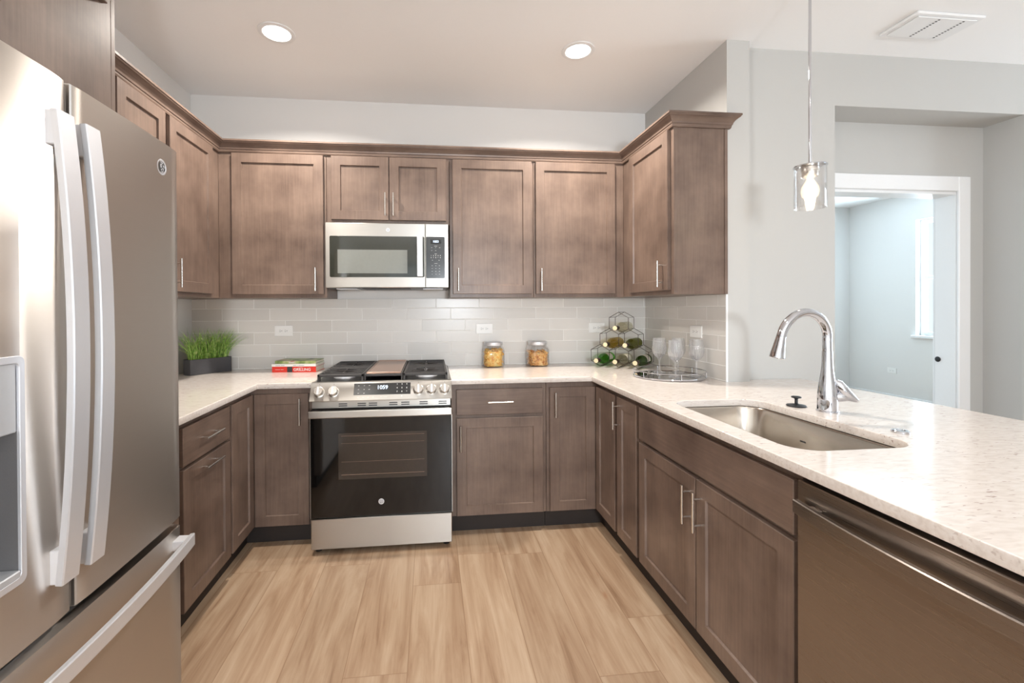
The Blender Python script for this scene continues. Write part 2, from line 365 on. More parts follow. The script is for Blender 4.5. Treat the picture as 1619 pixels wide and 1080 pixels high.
def frame_of(d):
    d = Vector(d).normalized(); a = Vector((0, 0, 1)) if abs(d.z) < .9 else Vector((1, 0, 0))
    u = d.cross(a).normalized(); return u, d.cross(u).normalized()
def tube(bm, pts, r, seg=10, cap=True):
    pts = [Vector(p) for p in pts]; rs = r if isinstance(r, (list, tuple)) else [r]*len(pts)
    rings = []; u = None
    for i, p in enumerate(pts):
        d = (pts[min(i+1, len(pts)-1)]-pts[max(i-1, 0)]).normalized()
        if u is None: u, v = frame_of(d)
        else:
            u = (u-d*u.dot(d)).normalized(); v = d.cross(u)
        rings.append([bm.verts.new(p+(u*math.cos(2*PI*k/seg)+v*math.sin(2*PI*k/seg))*rs[i]) for k in range(seg)])
    for a, b_ in zip(rings, rings[1:]):
        for k in range(seg): bm.faces.new((a[k], a[(k+1) % seg], b_[(k+1) % seg], b_[k]))
    if cap: bm.faces.new(rings[0][::-1]); bm.faces.new(rings[-1])
    return bm
def loop_tube(bm, pts, r, seg=6):
    for a, b_ in zip(pts, pts[1:]+pts[:1]): tube(bm, [a, b_], r, seg)
def lathe(bm, prof, c=(0, 0, 0), seg=32, axis=None, cap=True):
    """profile (radius, height) turned about z through c, or about axis"""
    c = Vector(c)
    if axis is None: u, v, d = Vector((1, 0, 0)), Vector((0, 1, 0)), Vector((0, 0, 1))
    else: d = Vector(axis).normalized(); u, v = frame_of(d)
    rings = []
    for r, h in prof:
        if r < 1e-6: rings.append([bm.verts.new(c+d*h)])
        else: rings.append([bm.verts.new(c+d*h+(u*math.cos(2*PI*k/seg)+v*math.sin(2*PI*k/seg))*r) for k in range(seg)])
    for a, b_ in zip(rings, rings[1:]):
        if len(a) == 1 and len(b_) == 1: continue
        for k in range(seg):
            k2 = (k+1) % seg
            if len(a) == 1: bm.faces.new((a[0], b_[k2], b_[k]))
            elif len(b_) == 1: bm.faces.new((a[k], a[k2], b_[0]))
            else: bm.faces.new((a[k], a[k2], b_[k2], b_[k]))
    if cap:
        for rg, s in ((rings[0], -1), (rings[-1], 1)):
            if len(rg) > 1: bm.faces.new(rg[::s])
    return bm
def prism(bm, pts, a0, a1, axis='z'):
    """polygon pts in the two other axes (cyclic order), extruded along axis"""
    def P(p, a):
        return {'z': (p[0], p[1], a), 'x': (a, p[0], p[1]), 'y': (p[0], a, p[1])}[axis]
    lo = [bm.verts.new(P(p, a0)) for p in pts]; hi = [bm.verts.new(P(p, a1)) for p in pts]
    n = len(pts)
    bm.faces.new(lo[::-1]); bm.faces.new(hi)
    for i in range(n): bm.faces.new((lo[i], lo[(i+1) % n], hi[(i+1) % n], hi[i]))
    return bm
def rrect(x0, x1, y0, y1, r, n=8):
    out = []
    for cx, cy, a0 in ((x1-r, y1-r, 0), (x0+r, y1-r, 90), (x0+r, y0+r, 180), (x1-r, y0+r, 270)):
        for i in range(n+1): a = R(a0+90*i/n); out.append((cx+r*math.cos(a), cy+r*math.sin(a)))
    return out
def from_curve(loops, z0, z1, bev=.002, seg=2):
    cu = bpy.data.curves.new('tmp', 'CURVE'); cu.dimensions = '2D'; cu.fill_mode = 'BOTH'
    cu.extrude = (z1-z0)/2-bev; cu.bevel_depth = bev; cu.bevel_resolution = seg; cu.offset = -bev
    for lp in loops:
        s = cu.splines.new('POLY'); s.points.add(len(lp)-1); s.use_cyclic_u = True
        for i, p in enumerate(lp): s.points[i].co = (p[0], p[1], 0, 1)
    o = bpy.data.objects.new('tmp', cu); C.objects.link(o)
    dg = bpy.context.evaluated_depsgraph_get(); dg.update()
    me = bpy.data.meshes.new_from_object(o.evaluated_get(dg)); bpy.data.objects.remove(o)
    me.transform(Matrix.Translation((0, 0, (z0+z1)/2))); return me
def text_mesh(txt, size, depth=.0004, bold=0):
    cu = bpy.data.curves.new('tmp', 'FONT'); cu.body = txt; cu.size = size; cu.extrude = depth; cu.align_x = 'CENTER'; cu.align_y = 'CENTER'; cu.offset = bold
    o = bpy.data.objects.new('tmp', cu); C.objects.link(o)
    dg = bpy.context.evaluated_depsgraph_get(); dg.update()
    me = bpy.data.meshes.new_from_object(o.evaluated_get(dg)); bpy.data.objects.remove(o); return me
def place(me, c, ux, uz):
    """lay a mesh drawn in local xy on a plane: x->ux, y->uz at c"""
    ux = Vector(ux).normalized(); uz = Vector(uz).normalized(); n = ux.cross(uz)
    m = Matrix((ux, uz, n)).transposed().to_4x4(); m.translation = Vector(c); me.transform(m); return me
def join(meshes):
    bm = B()
    for me in meshes: bm.from_mesh(me)
    return bm
def boolean_cut(o, cutter):
    md = o.modifiers.new('cut', 'BOOLEAN'); md.operation = 'DIFFERENCE'; md.object = cutter; md.solver = 'EXACT'
    dg = bpy.context.evaluated_depsgraph_get(); dg.update()
    me = bpy.data.meshes.new_from_object(o.evaluated_get(dg)); o.modifiers.clear(); o.data = me
    bpy.data.objects.remove(cutter)

# a plane frame for cabinet fronts: maps (u along the run, v out of the face, z)
class Face:
    def __init__(s, kind, pos):
        s.k = kind; s.p = pos                      # 'back': normal -y ; 'left': normal +x ; 'right': normal -x
        s.n = {'back': Vector((0, -1, 0)), 'left': Vector((1, 0, 0)), 'right': Vector((-1, 0, 0))}[kind]
        s.u = Vector((1, 0, 0)) if kind == 'back' else Vector((0, 1, 0))
    def __call__(s, u, v, z):
        return {'back': (u, s.p-v, z), 'left': (s.p+v, u, z), 'right': (s.p-v, u, z)}[s.k]
def shaker(F, u0, u1, z0, z1, t=.02, rail=.057, rec=.009):
    u0, u1 = sorted((u0, u1)); bm = B()
    def ring(du, v): return [bm.verts.new(F(a, v, b_)) for a, b_ in ((u0+du, z0+du), (u1-du, z0+du), (u1-du, z1-du), (u0+du, z1-du))]
    rs = [ring(0, 0), ring(0, t-.002), ring(.002, t), ring(rail, t), ring(rail+.003, t-rec)]
    bm.faces.new(rs[0])
    for a, b_ in zip(rs, rs[1:]):
        for k in range(4): bm.faces.new((a[k], a[(k+1) % 4], b_[(k+1) % 4], b_[k]))
    bm.faces.new(rs[-1]); return bm
def slabf(F, u0, u1, z0, z1, v0, v1, bev=.002):
    bm = B(); a = F(u0, v0, z0); b_ = F(u1, v1, z1)
    return box(bm, a[0], b_[0], a[1], b_[1], a[2], b_[2], bev)
def pull(F, door, u, z, length, vertical=True, face=.02):
    """straight bar pull with two posts"""
    bm = B(); h = length/2; so = .030
    if vertical:
        tube(bm, [F(u, face+so, z-h), F(u, face+so, z+h)], .0055, 12)
        for s in (-1, 1): tube(bm, [F(u, face-.0005, z+s*h*.66), F(u, face+so, z+s*h*.66)], .0042, 10)
    else:
        tube(bm, [F(u-h, face+so, z), F(u+h, face+so, z)], .0055, 12)
        for s in (-1, 1): tube(bm, [F(u+s*h*.66, face-.0005, z), F(u+s*h*.66, face+so, z)], .0042, 10)
    return obj('handle', bm, 'nickel', door, smooth=True)

# ------------------------------------------------------------------ room shell
X1R, Y0R = 7.0, -8.0          # far right wall, rear wall
YD = -.88                     # dining side wall plane
struct('floor', box(B(), XL-.1, 7.2, -8.2, 3.0, -.05, 0), 'floor')
struct('ceiling', box(B(), XL-.1, 7.2, -8.2, 3.0, ZC, ZC+.05), 'ceil')
struct('wall_left', box(B(), XL-.1, XL, -8.1, .1, 0, ZC), 'paint')
struct('wall_back', box(B(), XL, XR, 0, .1, 0, ZC), 'paint')
struct('wall_right', box(B(), XR, 2.40, -.94, .1, 0, ZC), 'paint_dim')
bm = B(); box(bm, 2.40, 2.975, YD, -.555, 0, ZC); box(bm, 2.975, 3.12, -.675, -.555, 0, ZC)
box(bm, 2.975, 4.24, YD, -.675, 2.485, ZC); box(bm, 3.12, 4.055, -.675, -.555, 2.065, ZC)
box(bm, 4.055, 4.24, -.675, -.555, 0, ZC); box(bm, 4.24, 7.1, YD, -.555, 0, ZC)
struct('wall_side', bm, 'paint_dim')
bm = B(); box(bm, 2.40, 7.1, 2.812, 2.9, 0, ZC); box(bm, 2.40, 2.5, -.555, 2.812, 0, ZC)
WX = 6.844
box(bm, WX, WX+.15, -.555, .87, 0, ZC); box(bm, WX, WX+.15, 1.893, 2.812, 0, ZC)
box(bm, WX, WX+.15, .87, 1.893, 0, .95); box(bm, WX, WX+.15, .87, 1.893, 2.43, ZC)
struct('wall_bedroom', bm, 'paint')
# rear wall and far right wall with window openings
bm = B()
wins = [(-.4, 2.2)]
xs = [XL]+[a for w_ in wins for a in w_]+[7.1]
for i in range(0, len(xs), 2): box(bm, xs[i], xs[i+1], -8.1, -8.0, 0, ZC)
for a, b_ in wins: box(bm, a, b_, -8.1, -8.0, 0, .45); box(bm, a, b_, -8.1, -8.0, 2.45, ZC)
struct('wall_rear', bm, 'paint')
bm = B(); box(bm, 7.0, 7.1, -8.0, -2.85, 0, ZC); box(bm, 7.0, 7.1, -1.05, YD, 0, ZC); box(bm, 7.0, 7.1, -2.85, -1.05, 0, .45); box(bm, 7.0, 7.1, -2.85, -1.05, 2.45, ZC)
struct('wall_east', bm, 'paint')
# baseboards
def board(x0, x1, y0, y1, name):
    struct(name, box(B(), x0, x1, y0, y1, 0, .135, .004), 'white')
board(2.5, WX-.014, 2.798, 2.812, 'baseboard_bedroom_back')
board(WX-.014, WX, -.555, 2.812, 'baseboard_bedroom_side')
board(2.77, 2.975, YD-.014, YD, 'baseboard_side')
# windows
def window(name, axis, pos, a0, a1, z0, z1, sash=2, depth=.1, sign=1, inner=None):
    """frame with meeting rail, pane as child; pos is the room face of the wall, opening goes sign*depth outward"""
    t = .045; bm = B(); d0, d1 = pos+sign*depth*.45, pos+sign*depth*.8
    def bx_(p, q, r_, s, e0=d0, e1=d1):
        if axis == 'x': box(bm, e0, e1, p, q, r_, s, .002)
        else: box(bm, p, q, e0, e1, r_, s, .002)
    bx_(a0, a0+t, z0, z1); bx_(a1-t, a1, z0, z1); bx_(a0+t, a1-t, z0, z0+t); bx_(a0+t, a1-t, z1-t, z1)
    zm = (z0+z1)/2; bx_(a0+t, a1-t, zm-.022, zm+.022)
    for k in range(1, sash):
        xm = a0+(a1-a0)*k/sash; bx_(xm-.03, xm+.03, z0+t, z1-t)
    o = struct(name, bm, 'white')
    bm = B(); dm = (d0+d1)/2
    if axis == 'x': box(bm, dm-.002, dm+.002, a0+t*.8, a1-t*.8, z0+t*.8, z1-t*.8)
    else: box(bm, a0+t*.8, a1-t*.8, dm-.002, dm+.002, z0+t*.8, z1-t*.8)
    obj('window_pane', bm, 'pane', o)
    return o
window('window_1', 'x', WX, .87, 1.893, .95, 2.43, 1, .15)
window('window_2', 'y', -8.0, -.4, 2.2, .45, 2.45, 3, .1, -1)
window('window_3', 'x', 7.0, -2.85, -1.05, .45, 2.45, 2, .1)  # added side window, unseen, placed to light the left wall
struct('trim_sill', box(B(), WX-.035, WX+.06, .82, 1.93, .915, .95, .004), 'white')
# bedroom door frame and open door leaf
bm = B()
for yy0, yy1 in ((-.693, -.675), (-.555, -.537)):
    box(bm, 4.040, 4.126, yy0, yy1, 0, 2.16, .004); box(bm, 3.05, 3.135, yy0, yy1, 0, 2.16, .004); box(bm, 3.135, 4.040, yy0, yy1, 2.065, 2.16, .004)
box(bm, 4.037, 4.055, -.675, -.555, 0, 2.065); box(bm, 3.12, 3.138, -.675, -.555, 0, 2.065); box(bm, 3.138, 4.037, -.675, -.555, 2.047, 2.065)
struct('trim_door', bm, 'white')
# strike box on the door jamb
tag(obj('strike_plate', lathe(B(), [(.016, 0), (.018, .004), (.012, .010), (0, .012)], (4.037, -.575, .968), 20, (-1, 0, 0)), 'rubber', smooth=True),
    'round dark lock rosette on the white jamb of the bedroom doorway', 'door lock')

# backsplash
t = thing('tile_backsplash', 'pale glazed subway tile backsplash with white joints between counter and wall cabinets', 'backsplash', (XL, 0, .914))
obj('tiled_panel', box(B(), XL, XR, -.008, 0, .9145, 1.396), 'tilex', t)
obj('tiled_panel', box(B(), XR-.008, XR, -.94, -.008, .9145, 1.396), 'tiley', t)
obj('edge_trim', box(B(), XR-.010, XR+.002, -.944, -.940, .9145, 1.396), 'white', t)

# ------------------------------------------------------------------ wall cabinets
UB, UT = 1.397, 2.298
FB, FL, FR = Face('back', -.32), Face('left', -.6475), Face('right', 1.9515)
def body(bmx, t, mat='cab'): return obj('body', bmx, mat, t)
def upper(name, label, F, doors, bx_, loc, pulls, group='wall cabinets', z0=1.42, z1=2.290, extra=None):
    t = thing(name, label, 'cabinet', loc, group=group)
    bm = B(); box(bm, *bx_, .0015)
    if extra: box(bm, *extra, .0015)
    body(bm, t)
    for (u0, u1), pu in zip(doors, pulls):
        d = obj('door', shaker(F, u0, u1, z0, z1), 'cab', t)
        if pu: pull(F, d, pu[0], pu[1], .145)
    return t
upper('wall_cabinet', 'brown shaker wall cabinet on left wall partly hidden behind the refrigerator top', FL, [(-1.245, -.903), (-1.63, -1.26)], (XL, -.6475, -1.66, -.886, UB, UT), (XL, -1.66, UB), [(-1.20, 1.512), (-1.30, 1.512)])
upper('wall_cabinet', 'brown shaker corner wall cabinet on left wall, right beside the refrigerator', FL, [(-.867, -.425)], (XL, -.6475, -.884, -.001, UB, UT), (XL, -.884, UB), [(-.833, 1.512)])
upper('wall_cabinet', 'wide single-door brown shaker wall cabinet left of the microwave', FB, [(-.563, -.017)], (-.6465, -.001, -.32, -.001, UB, UT), (-.6465, -.32, UB), [(-.062, 1.512)])
upper('wall_cabinet', 'short two-door brown shaker wall cabinet above the microwave', FB, [(.031, .387), (.393, .752)], (.001, .773, -.32, -.001, 1.866, UT), (.001, -.32, 1.866), [(.378-.012, 1.985), (.417, 1.985)], z0=1.890, z1=2.290)
upper('wall_cabinet', 'tall single-door brown shaker wall cabinet directly right of the microwave', FB, [(.794, 1.314)], (.775, 1.327, -.32, -.001, UB, UT), (.775, -.32, UB), [(.828, 1.512)])
upper('wall_cabinet', 'single-door brown shaker wall cabinet at right corner of the back wall', FB, [(1.342, 1.886)], (1.329, 1.9505, -.32, -.001, UB, UT), (1.329, -.32, UB), [(1.373, 1.512)])
t = upper('wall_cabinet', 'brown wall cabinet on the right wall with glossy flat end panel', FR, [(-.922, -.445)], (1.9515, XR-.001, -.940, -.001, UB, UT), (XR-.3, -.94, UB), [(-.868, 1.512)])
bm = B(); box(bm, 1.9515, XR-.004, -.948, -.9405, UB, UT, .001); obj('end_panel', bm, 'cab', t)
bm = B(); box(bm, 1.9515, 1.966, -.953, -.9485, UB, 2.295, .001); box(bm, XR-.022, XR-.004, -.953, -.9485, UB, 2.295, .001); obj('corner_strip', bm, 'cab', t)

# crown moulding swept round all the wall cabinets
def sweep(path, prof):
    bm = B(); rings = []; n = len(path)
    dirs = [(Vector(path[i+1])-Vector(path[i])).normalized() for i in range(n-1)]
    for i, p in enumerate(path):
        d0 = dirs[max(i-1, 0)]; d1 = dirs[min(i, n-2)]
        n0 = Vector((d0.y, -d0.x)); n1 = Vector((d1.y, -d1.x)); m_ = (n0+n1); m_ = m_/(m_.dot(n0)) if i not in (0, n-1) else (n0 if i == 0 else n1)
        if i == 0: m_ = n1
        rings.append([bm.verts.new((p[0]+m_.x*o_, p[1]+m_.y*o_, z)) for o_, z in prof])
    k = len(prof)
    for a, b_ in zip(rings, rings[1:]):
        for j in range(k): bm.faces.new((a[j], a[(j+1) % k], b_[(j+1) % k], b_[j]))
    bm.faces.new(rings[0][::-1]); bm.faces.new(rings[-1]); return bm
prof = [(.0003, 2.2955), (.010, 2.2955), (.013, 2.303), (.013, 2.311), (.017, 2.313), (.019, 2.322), (.026, 2.333), (.038, 2.344), (.044, 2.347), (.046, 2.352), (.050, 2.354), (.050, 2.364), (.0005, 2.364)]
cr = obj('crown_moulding', sweep([(-.6475, -1.655), (-.6475, -.32), (1.9515, -.32), (1.9515, -.9485), (XR, -.9485), (XR, -.941)], prof), 'cabh')
tag(cr, 'brown stepped crown moulding running along the tops of the wall cabinets', 'moulding')

# over-fridge cabinet with tall side panel
t = thing('refrigerator_cabinet', 'deep brown cabinet with side panel above and around the refrigerator', 'cabinet', (XL, -2.66, 0))
body(box(B(), XL, -.3525, -2.64, -1.70, 1.845, 2.70, .0015), t)
obj('side_panel', box(B(), XL, -.3525, -1.699, -1.681, 0, 2.70, .001), 'cab', t)
F2 = Face('left', -.3525)
for u0, u1, pu in ((-2.63, -2.19, -2.22), (-2.18, -1.742, -2.15)):
    d = obj('door', shaker(F2, u0, u1, 2.27, 2.66), 'cab', t); pull(F2, d, pu, 2.35, .145)

# ------------------------------------------------------------------ base cabinets
BT, BB = .883, .105
GB, GL, GR = Face('back', -.613), Face('left', -.353), Face('right', 1.653)
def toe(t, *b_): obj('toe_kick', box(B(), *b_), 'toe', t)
def drawer(t, F, u0, u1, z0, z1, ph=.15):
    d = obj('drawer', slabf(F, u0, u1, z0, z1, 0, .02, .002), 'cabh', t)
    if ph: pull(F, d, (u0+u1)/2, (z0+z1)/2, ph, False)
    return d
def bdoor(t, F, u0, u1, pu=None, z0=.112, z1=.683, horiz=False, L=.148):
    d = obj('door', shaker(F, u0, u1, z0, z1), 'cab', t)
    if pu: pull(F, d, pu[0], pu[1], L, not horiz)
    return d
g = 'base cabinets'
t = thing('base_cabinet', 'brown base cabinet left of the range with drawer above a pull-out door, nearest the refrigerator', 'cabinet', (XL, -1.362, 0), group=g)
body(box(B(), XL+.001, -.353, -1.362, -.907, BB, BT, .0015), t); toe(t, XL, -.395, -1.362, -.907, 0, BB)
drawer(t, GL, -1.345, -.925, .697, .852, .16); bdoor(t, GL, -1.345, -.925, (-1.135, .652-.005), horiz=True, L=.16)
t = thing('base_cabinet', 'plain brown base cabinet wedged behind the refrigerator side', 'cabinet', (XL, -1.66, 0), group=g)
body(box(B(), XL+.001, -.353, -1.66, -1.363, BB, BT, .0015), t); toe(t, XL, -.395, -1.66, -1.363, 0, BB)
bdoor(t, GL, -1.645, -1.378, z1=.852)
t = thing('base_cabinet', 'brown corner base cabinet left of the range with two doors meeting in the corner', 'cabinet', (XL, -.905, 0), group=g)
bm = B(); prism(bm, [(XL+.001, -.905), (-.353, -.905), (-.353, -.613), (-.004, -.613), (-.004, -.001), (XL+.001, -.001)], BB, BT); body(bm, t)
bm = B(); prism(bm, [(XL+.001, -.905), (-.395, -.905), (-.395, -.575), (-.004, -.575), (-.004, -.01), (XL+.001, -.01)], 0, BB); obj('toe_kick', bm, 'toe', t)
bdoor(t, GL, -.900, -.634, z1=.852); bdoor(t, GB, -.331, -.038, (-.080, .755), z1=.852)
t = thing('base_cabinet', 'brown base cabinet right of the range with drawer above a single door', 'cabinet', (.775, -.613, 0), group=g)
body(box(B(), .766, 1.332, -.613, -.001, BB, BT, .0015), t); toe(t, .766, 1.332, -.575, -.001, 0, BB)
drawer(t, GB, .795, 1.308, .703, .852, .148); bdoor(t, GB, .795, 1.310, (.818, .57))
t = thing('base_cabinet', 'brown corner base cabinet right of the range with two doors meeting in the corner', 'cabinet', (1.334, -.613, 0), group=g)
bm = B(); prism(bm, [(1.334, -.613), (1.653, -.613), (1.653, -.926), (2.262, -.926), (2.262, -.001), (1.334, -.001)], BB, BT); body(bm, t)
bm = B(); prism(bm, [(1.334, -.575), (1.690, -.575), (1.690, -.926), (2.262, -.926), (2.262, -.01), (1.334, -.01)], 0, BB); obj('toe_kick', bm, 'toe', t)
bdoor(t, GB, 1.352, 1.632, (1.381, .752), z1=.852); bdoor(t, GR, -.912, -.634, z1=.852)
t = thing('base_cabinet', 'narrow single-door brown base cabinet left of the sink cabinet', 'cabinet', (1.653, -1.183, 0), group=g)
body(box(B(), 1.653, 2.262, -1.183, -.928, BB, BT, .0015), t); toe(t, 1.690, 2.262, -1.183, -.928, 0, BB)
bdoor(t, GR, -1.168, -.943, (-.962, .755), z1=.852)
t = thing('base_cabinet', 'wide brown sink cabinet with false drawer front and two doors in the peninsula', 'cabinet', (1.653, -2.127, 0), group=g)
# open-topped carcass so the basin hangs inside it
bm = B(); box(bm, 1.653, 1.673, -2.127, -1.185, BB, BT, .001); box(bm, 2.242, 2.262, -2.127, -1.185, BB, BT); box(bm, 1.673, 2.242, -2.127, -2.107, BB, BT); box(bm, 1.673, 2.242, -1.205, -1.185, BB, BT); box(bm, 1.673, 2.242, -2.107, -1.205, BB, BB+.02)
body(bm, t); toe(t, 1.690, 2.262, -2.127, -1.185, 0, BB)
drawer(t, GR, -2.117, -1.198, .700, .852, 0)
bdoor(t, GR, -1.656, -1.198, (-1.618, .57)); bdoor(t, GR, -2.117, -1.662, (-1.690, .57))
t = thing('base_cabinet', 'brown base cabinet beyond the dishwasher at the near end of the peninsula', 'cabinet', (1.653, -3.3, 0), group=g)
body(box(B(), 1.653, 2.262, -3.3, -2.745, BB, BT, .0015), t); toe(t, 1.690, 2.262, -3.3, -2.745, 0, BB); bdoor(t, GR, -3.28, -2.76, z1=.852)

# ------------------------------------------------------------------ worktops
CT0, CT1 = .884, .914
me = from_curve([[(XL+.0005, -1.68), (-.305, -1.68), (-.305, -.6455), (-.003, -.6455), (-.003, -.0005), (XL+.0005, -.0005)]], CT0, CT1, .003)
tag(link('countertop', me, 'quartz', smooth=True), 'L-shaped speckled white stone worktop left of the range, under the planter', 'countertop')
outer = [(.765, -.0005), (.765, -.6455), (1.606, -.6455), (1.606, -3.32), (2.755, -3.32), (2.755, -.8815), (2.4015, -.8815), (2.4015, -.9415), (XR-.0005, -.9415), (XR-.0005, -.0005)]
SX0, SX1, SY0, SY1 = 1.690, 2.088, -2.075, -1.372
me = from_curve([outer, rrect(SX0, SX1, SY0, SY1, .085, 10)], CT0, CT1, .003)
tag(link('countertop', me, 'quartz', smooth=True), 'large speckled white stone worktop right of the range and over the sink peninsula', 'countertop')

# ------------------------------------------------------------------ sink, faucet, small items by the sink
t = thing('kitchen_sink', 'stainless steel undermount sink basin sunk in the peninsula worktop', 'sink', (1.89, -1.72, .68))
bm = B(); rings = []
for dx, z, r in ((-.022, .8815, .10), (.003, .8815, .085), (.006, .875, .085), (.010, .72, .080), (.018, .695, .075), (.040, .682, .055), (.10, .678, .04)):
    rings.append([bm.verts.new((x, y, z)) for x, y in rrect(SX0+dx, SX1-dx, SY0+dx, SY1-dx, r, 8)])
for a, b_ in zip(rings, rings[1:]):
    n = len(a)
    for k in range(n): bm.faces.new((a[k], a[(k+1) % n], b_[(k+1) % n], b_[k]))
bm.faces.new(rings[-1])
bmesh.ops.recalc_face_normals(bm, faces=bm.faces)
me = bpy.data.meshes.new('basin'); bm.to_mesh(me); bm.free()
bs = link('basin', me, 'sinksteel', t, smooth=True); md = bs.modifiers.new('thick', 'SOLIDIFY'); md.thickness = -.0015
obj('drain', lathe(B(), [(.045, 0), (.045, .003), (.036, .003), (.030, -.004), (0, -.006)], (1.889, -1.72, .680), 24), 'chrome', t, smooth=True)
obj('maker_mark', box(B(), SX1-.0105, SX1-.009, -1.665, -1.640, .800, .806), 'slot', t)

fx, fy = 2.195, -1.640
t = thing('faucet', 'polished chrome gooseneck pull-down kitchen faucet behind the sink', 'faucet', (fx, fy, CT1))
obj('faucet_body', lathe(B(), [(.0375, 0), (.0375, .004), (.0345, .006), (.0340, .045), (.0325, .075), (.0290, .105), (.0245, .135), (.0205, .165), (.0185, .20), (.0178, .235), (.0178, .238)], (fx, fy, CT1+.0002), 32), 'chrome', t, smooth=True)
pts = [(fx, fy, 1.151), (fx-.001, fy, 1.20)]
ac = Vector((fx-.098, fy, 1.205)); ra = .098
for k in range(0, 19):
    a = R(0+k*9.4); pts.append((ac.x+ra*math.cos(a)+(-.008 if k > 14 else 0)*((k-14)/4 if k > 14 else 0), fy-.012*k/18, ac.z+ra*math.sin(a)))
pts.append((pts[-1][0]-.004, pts[-1][1], pts[-1][2]-.012))
obj('spout', tube(B(), pts, .0165, 20), 'chrome', t, smooth=True)
e = Vector(pts[-1]); dr = Vector((-.22, 0, -1)).normalized()
obj('spray_head', lathe(B(), [(.0172, 0), (.0172, .004), (.018, .012), (.022, .045), (.0265, .078), (.0265, .084), (.023, .086), (0, .086)], e, 24, dr), 'chrome', t, smooth=True)
hc = Vector((fx, fy, CT1+.060)); hd = Vector((.90, -.43, .02)).normalized()
obj('handle_pivot', lathe(B(), [(.021, .022), (.0215, .035), (.020, .052), (.014, .066), (0, .070)], hc, 24, hd), 'chrome', t, smooth=True)
bm = B(); p = hc+hd*.045
q = [p+Vector((-.022, .006, .062)), p+Vector((-.014, 0, .052)), p+Vector((.004, -.006, .024)), p+Vector((.028, -.014, -.002)), p+Vector((.046, -.022, -.014))]
tube(bm, q, [.008, .016, .020, .018, .008], 16); obj('lever', bm, 'chrome', t, smooth=True)

t = thing('sink_stopper', 'black rubber sink stopper standing on the worktop left of the faucet', 'sink stopper', (2.150, -1.540, CT1))
obj('disc', lathe(B(), [(.034, .0005), (.036, .003), (.034, .006), (.012, .010), (.006, .012), (.006, .014)], (2.150, -1.540, CT1), 28), 'rubber', t, smooth=True)
obj('knob', lathe(B(), [(.006, .0142), (.006, .030), (.010, .034), (.018, .036), (.018, .040), (.014, .042), (0, .0425)], (2.150, -1.540, CT1), 28), 'rubber', t, smooth=True)
tag(obj('air_switch', lathe(B(), [(.024, .0003), (.024, .005), (.021, .008), (.014, .008), (.013, .006), (0, .006)], (2.170, -1.937, CT1), 28), 'chrome', smooth=True),
    'small round chrome air switch button set on the worktop right of the faucet', 'button')

# ------------------------------------------------------------------ range
def badge(parent, c, ux, uz, r, rim=True):
    """round badge: ring with script monogram strokes"""
    ux = Vector(ux); uz = Vector(uz); n = ux.cross(uz).normalized(); c = Vector(c)
    b_ = obj('badge', lathe(B(), [(r, 0), (r, .0015), (r*.86, .0018), (r*.84, .0010), (0, .0010)], c, 32, n), 'satin', parent, smooth=True)
    bm = B(); L = c+n*.0014
    P_ = lambda a, b2: L+ux*a*r+uz*b2*r
    def arc(cx, cy, rx, ry, a0, a1, k=12): return [P_(cx+rx*math.cos(R(a0+(a1-a0)*i/k)), cy+ry*math.sin(R(a0+(a1-a0)*i/k))) for i in range(k+1)]
    tube(bm, arc(-.22, .12, .24, .36, 60, 330), r*.05, 5); tube(bm, arc(-.1, -.3, .22, .22, 20, -190), r*.05, 5)
    tube(bm, arc(.28, .22, .20, .22, 30, 260), r*.05, 5); tube(bm, arc(.28, -.2, .22, .22, 100, -100), r*.05, 5)
    tube(bm, arc(0, 0, .68, .68, 0, 360, 32), r*.025, 5)
    obj('monogram', bm, 'slot', b_)
    return b_
RX0, RX1 = .001, .762
t = thing('gas_range', 'stainless steel slide-in gas range with black glass oven door', 'range', (.3815, -.70, 0))
obj('body', box(B(), RX0+.003, RX1-.003, -.715, -.012, .035, .905, .002), 'black', t)
bm = B(); box(bm, RX0, RX1, -.70, -.012, .906, .922, .003); obj('cooktop', bm, 'steel', t)
# control panel: slanted face from (-.765, .829) up to (-.712, .925)
pb, pt_ = Vector((0, -.766, .829)), Vector((0, -.716, .923))
bm = B(); prism(bm, [(-.716, .8295), (pb.y, pb.z), (pb.y-.001, pb.z+.004), (pt_.y, pt_.z), (-.700, .9265), (-.7005, .8295)], RX0, RX1, 'x'); cp = obj('control_panel', bm, 'steel', t)
sl = (pt_-pb).normalized(); sn = Vector((1, 0, 0)).cross(sl)
def onp(x, f, d=0): return Vector((x, 0, 0))+pb+(pt_-pb)*f+sn*d
for kx in (.046, .122, .580, .652, .724):
    k = obj('knob', lathe(B(), [(.030, .0005), (.030, .004), (.026, .006), (.024, .024), (.022, .027), (0, .027)], onp(kx, .50), 28, sn), 'nickel', t, smooth=True)
    bm = B(); obox(bm, onp(kx, .50, .029), (1, 0, 0), sl, sn, .005, .022, .004); obj('grip', bm, 'satin', k)
    obj('pointer_mark', box(B(), kx-.001, kx+.001, onp(kx, .9).y-.0008, onp(kx, .9).y+.002, onp(kx, .87).z, onp(kx, .93).z), 'slot', cp)
bm = B(); obox(bm, onp(.383, .52, .001), (1, 0, 0), sl, sn, .153, .042, .001); dp = obj('display', bm, 'panel', t)
link('clock_digits', place(text_mesh('1059', .030, .0003, .0006), onp(.383, .68, .0023), (1, 0, 0), sl), 'digits', dp)
ms = []
for x, f in ((.255, .80), (.285, .80), (.312, .80), (.255, .60), (.285, .60), (.312, .60), (.255, .40), (.285, .40), (.255, .18), (.282, .18), (.308, .18), (.334, .18)):
    ms.append(place(text_mesh('--', .012, .0002, .0003), onp(x, f, .0023), (1, 0, 0), sl))
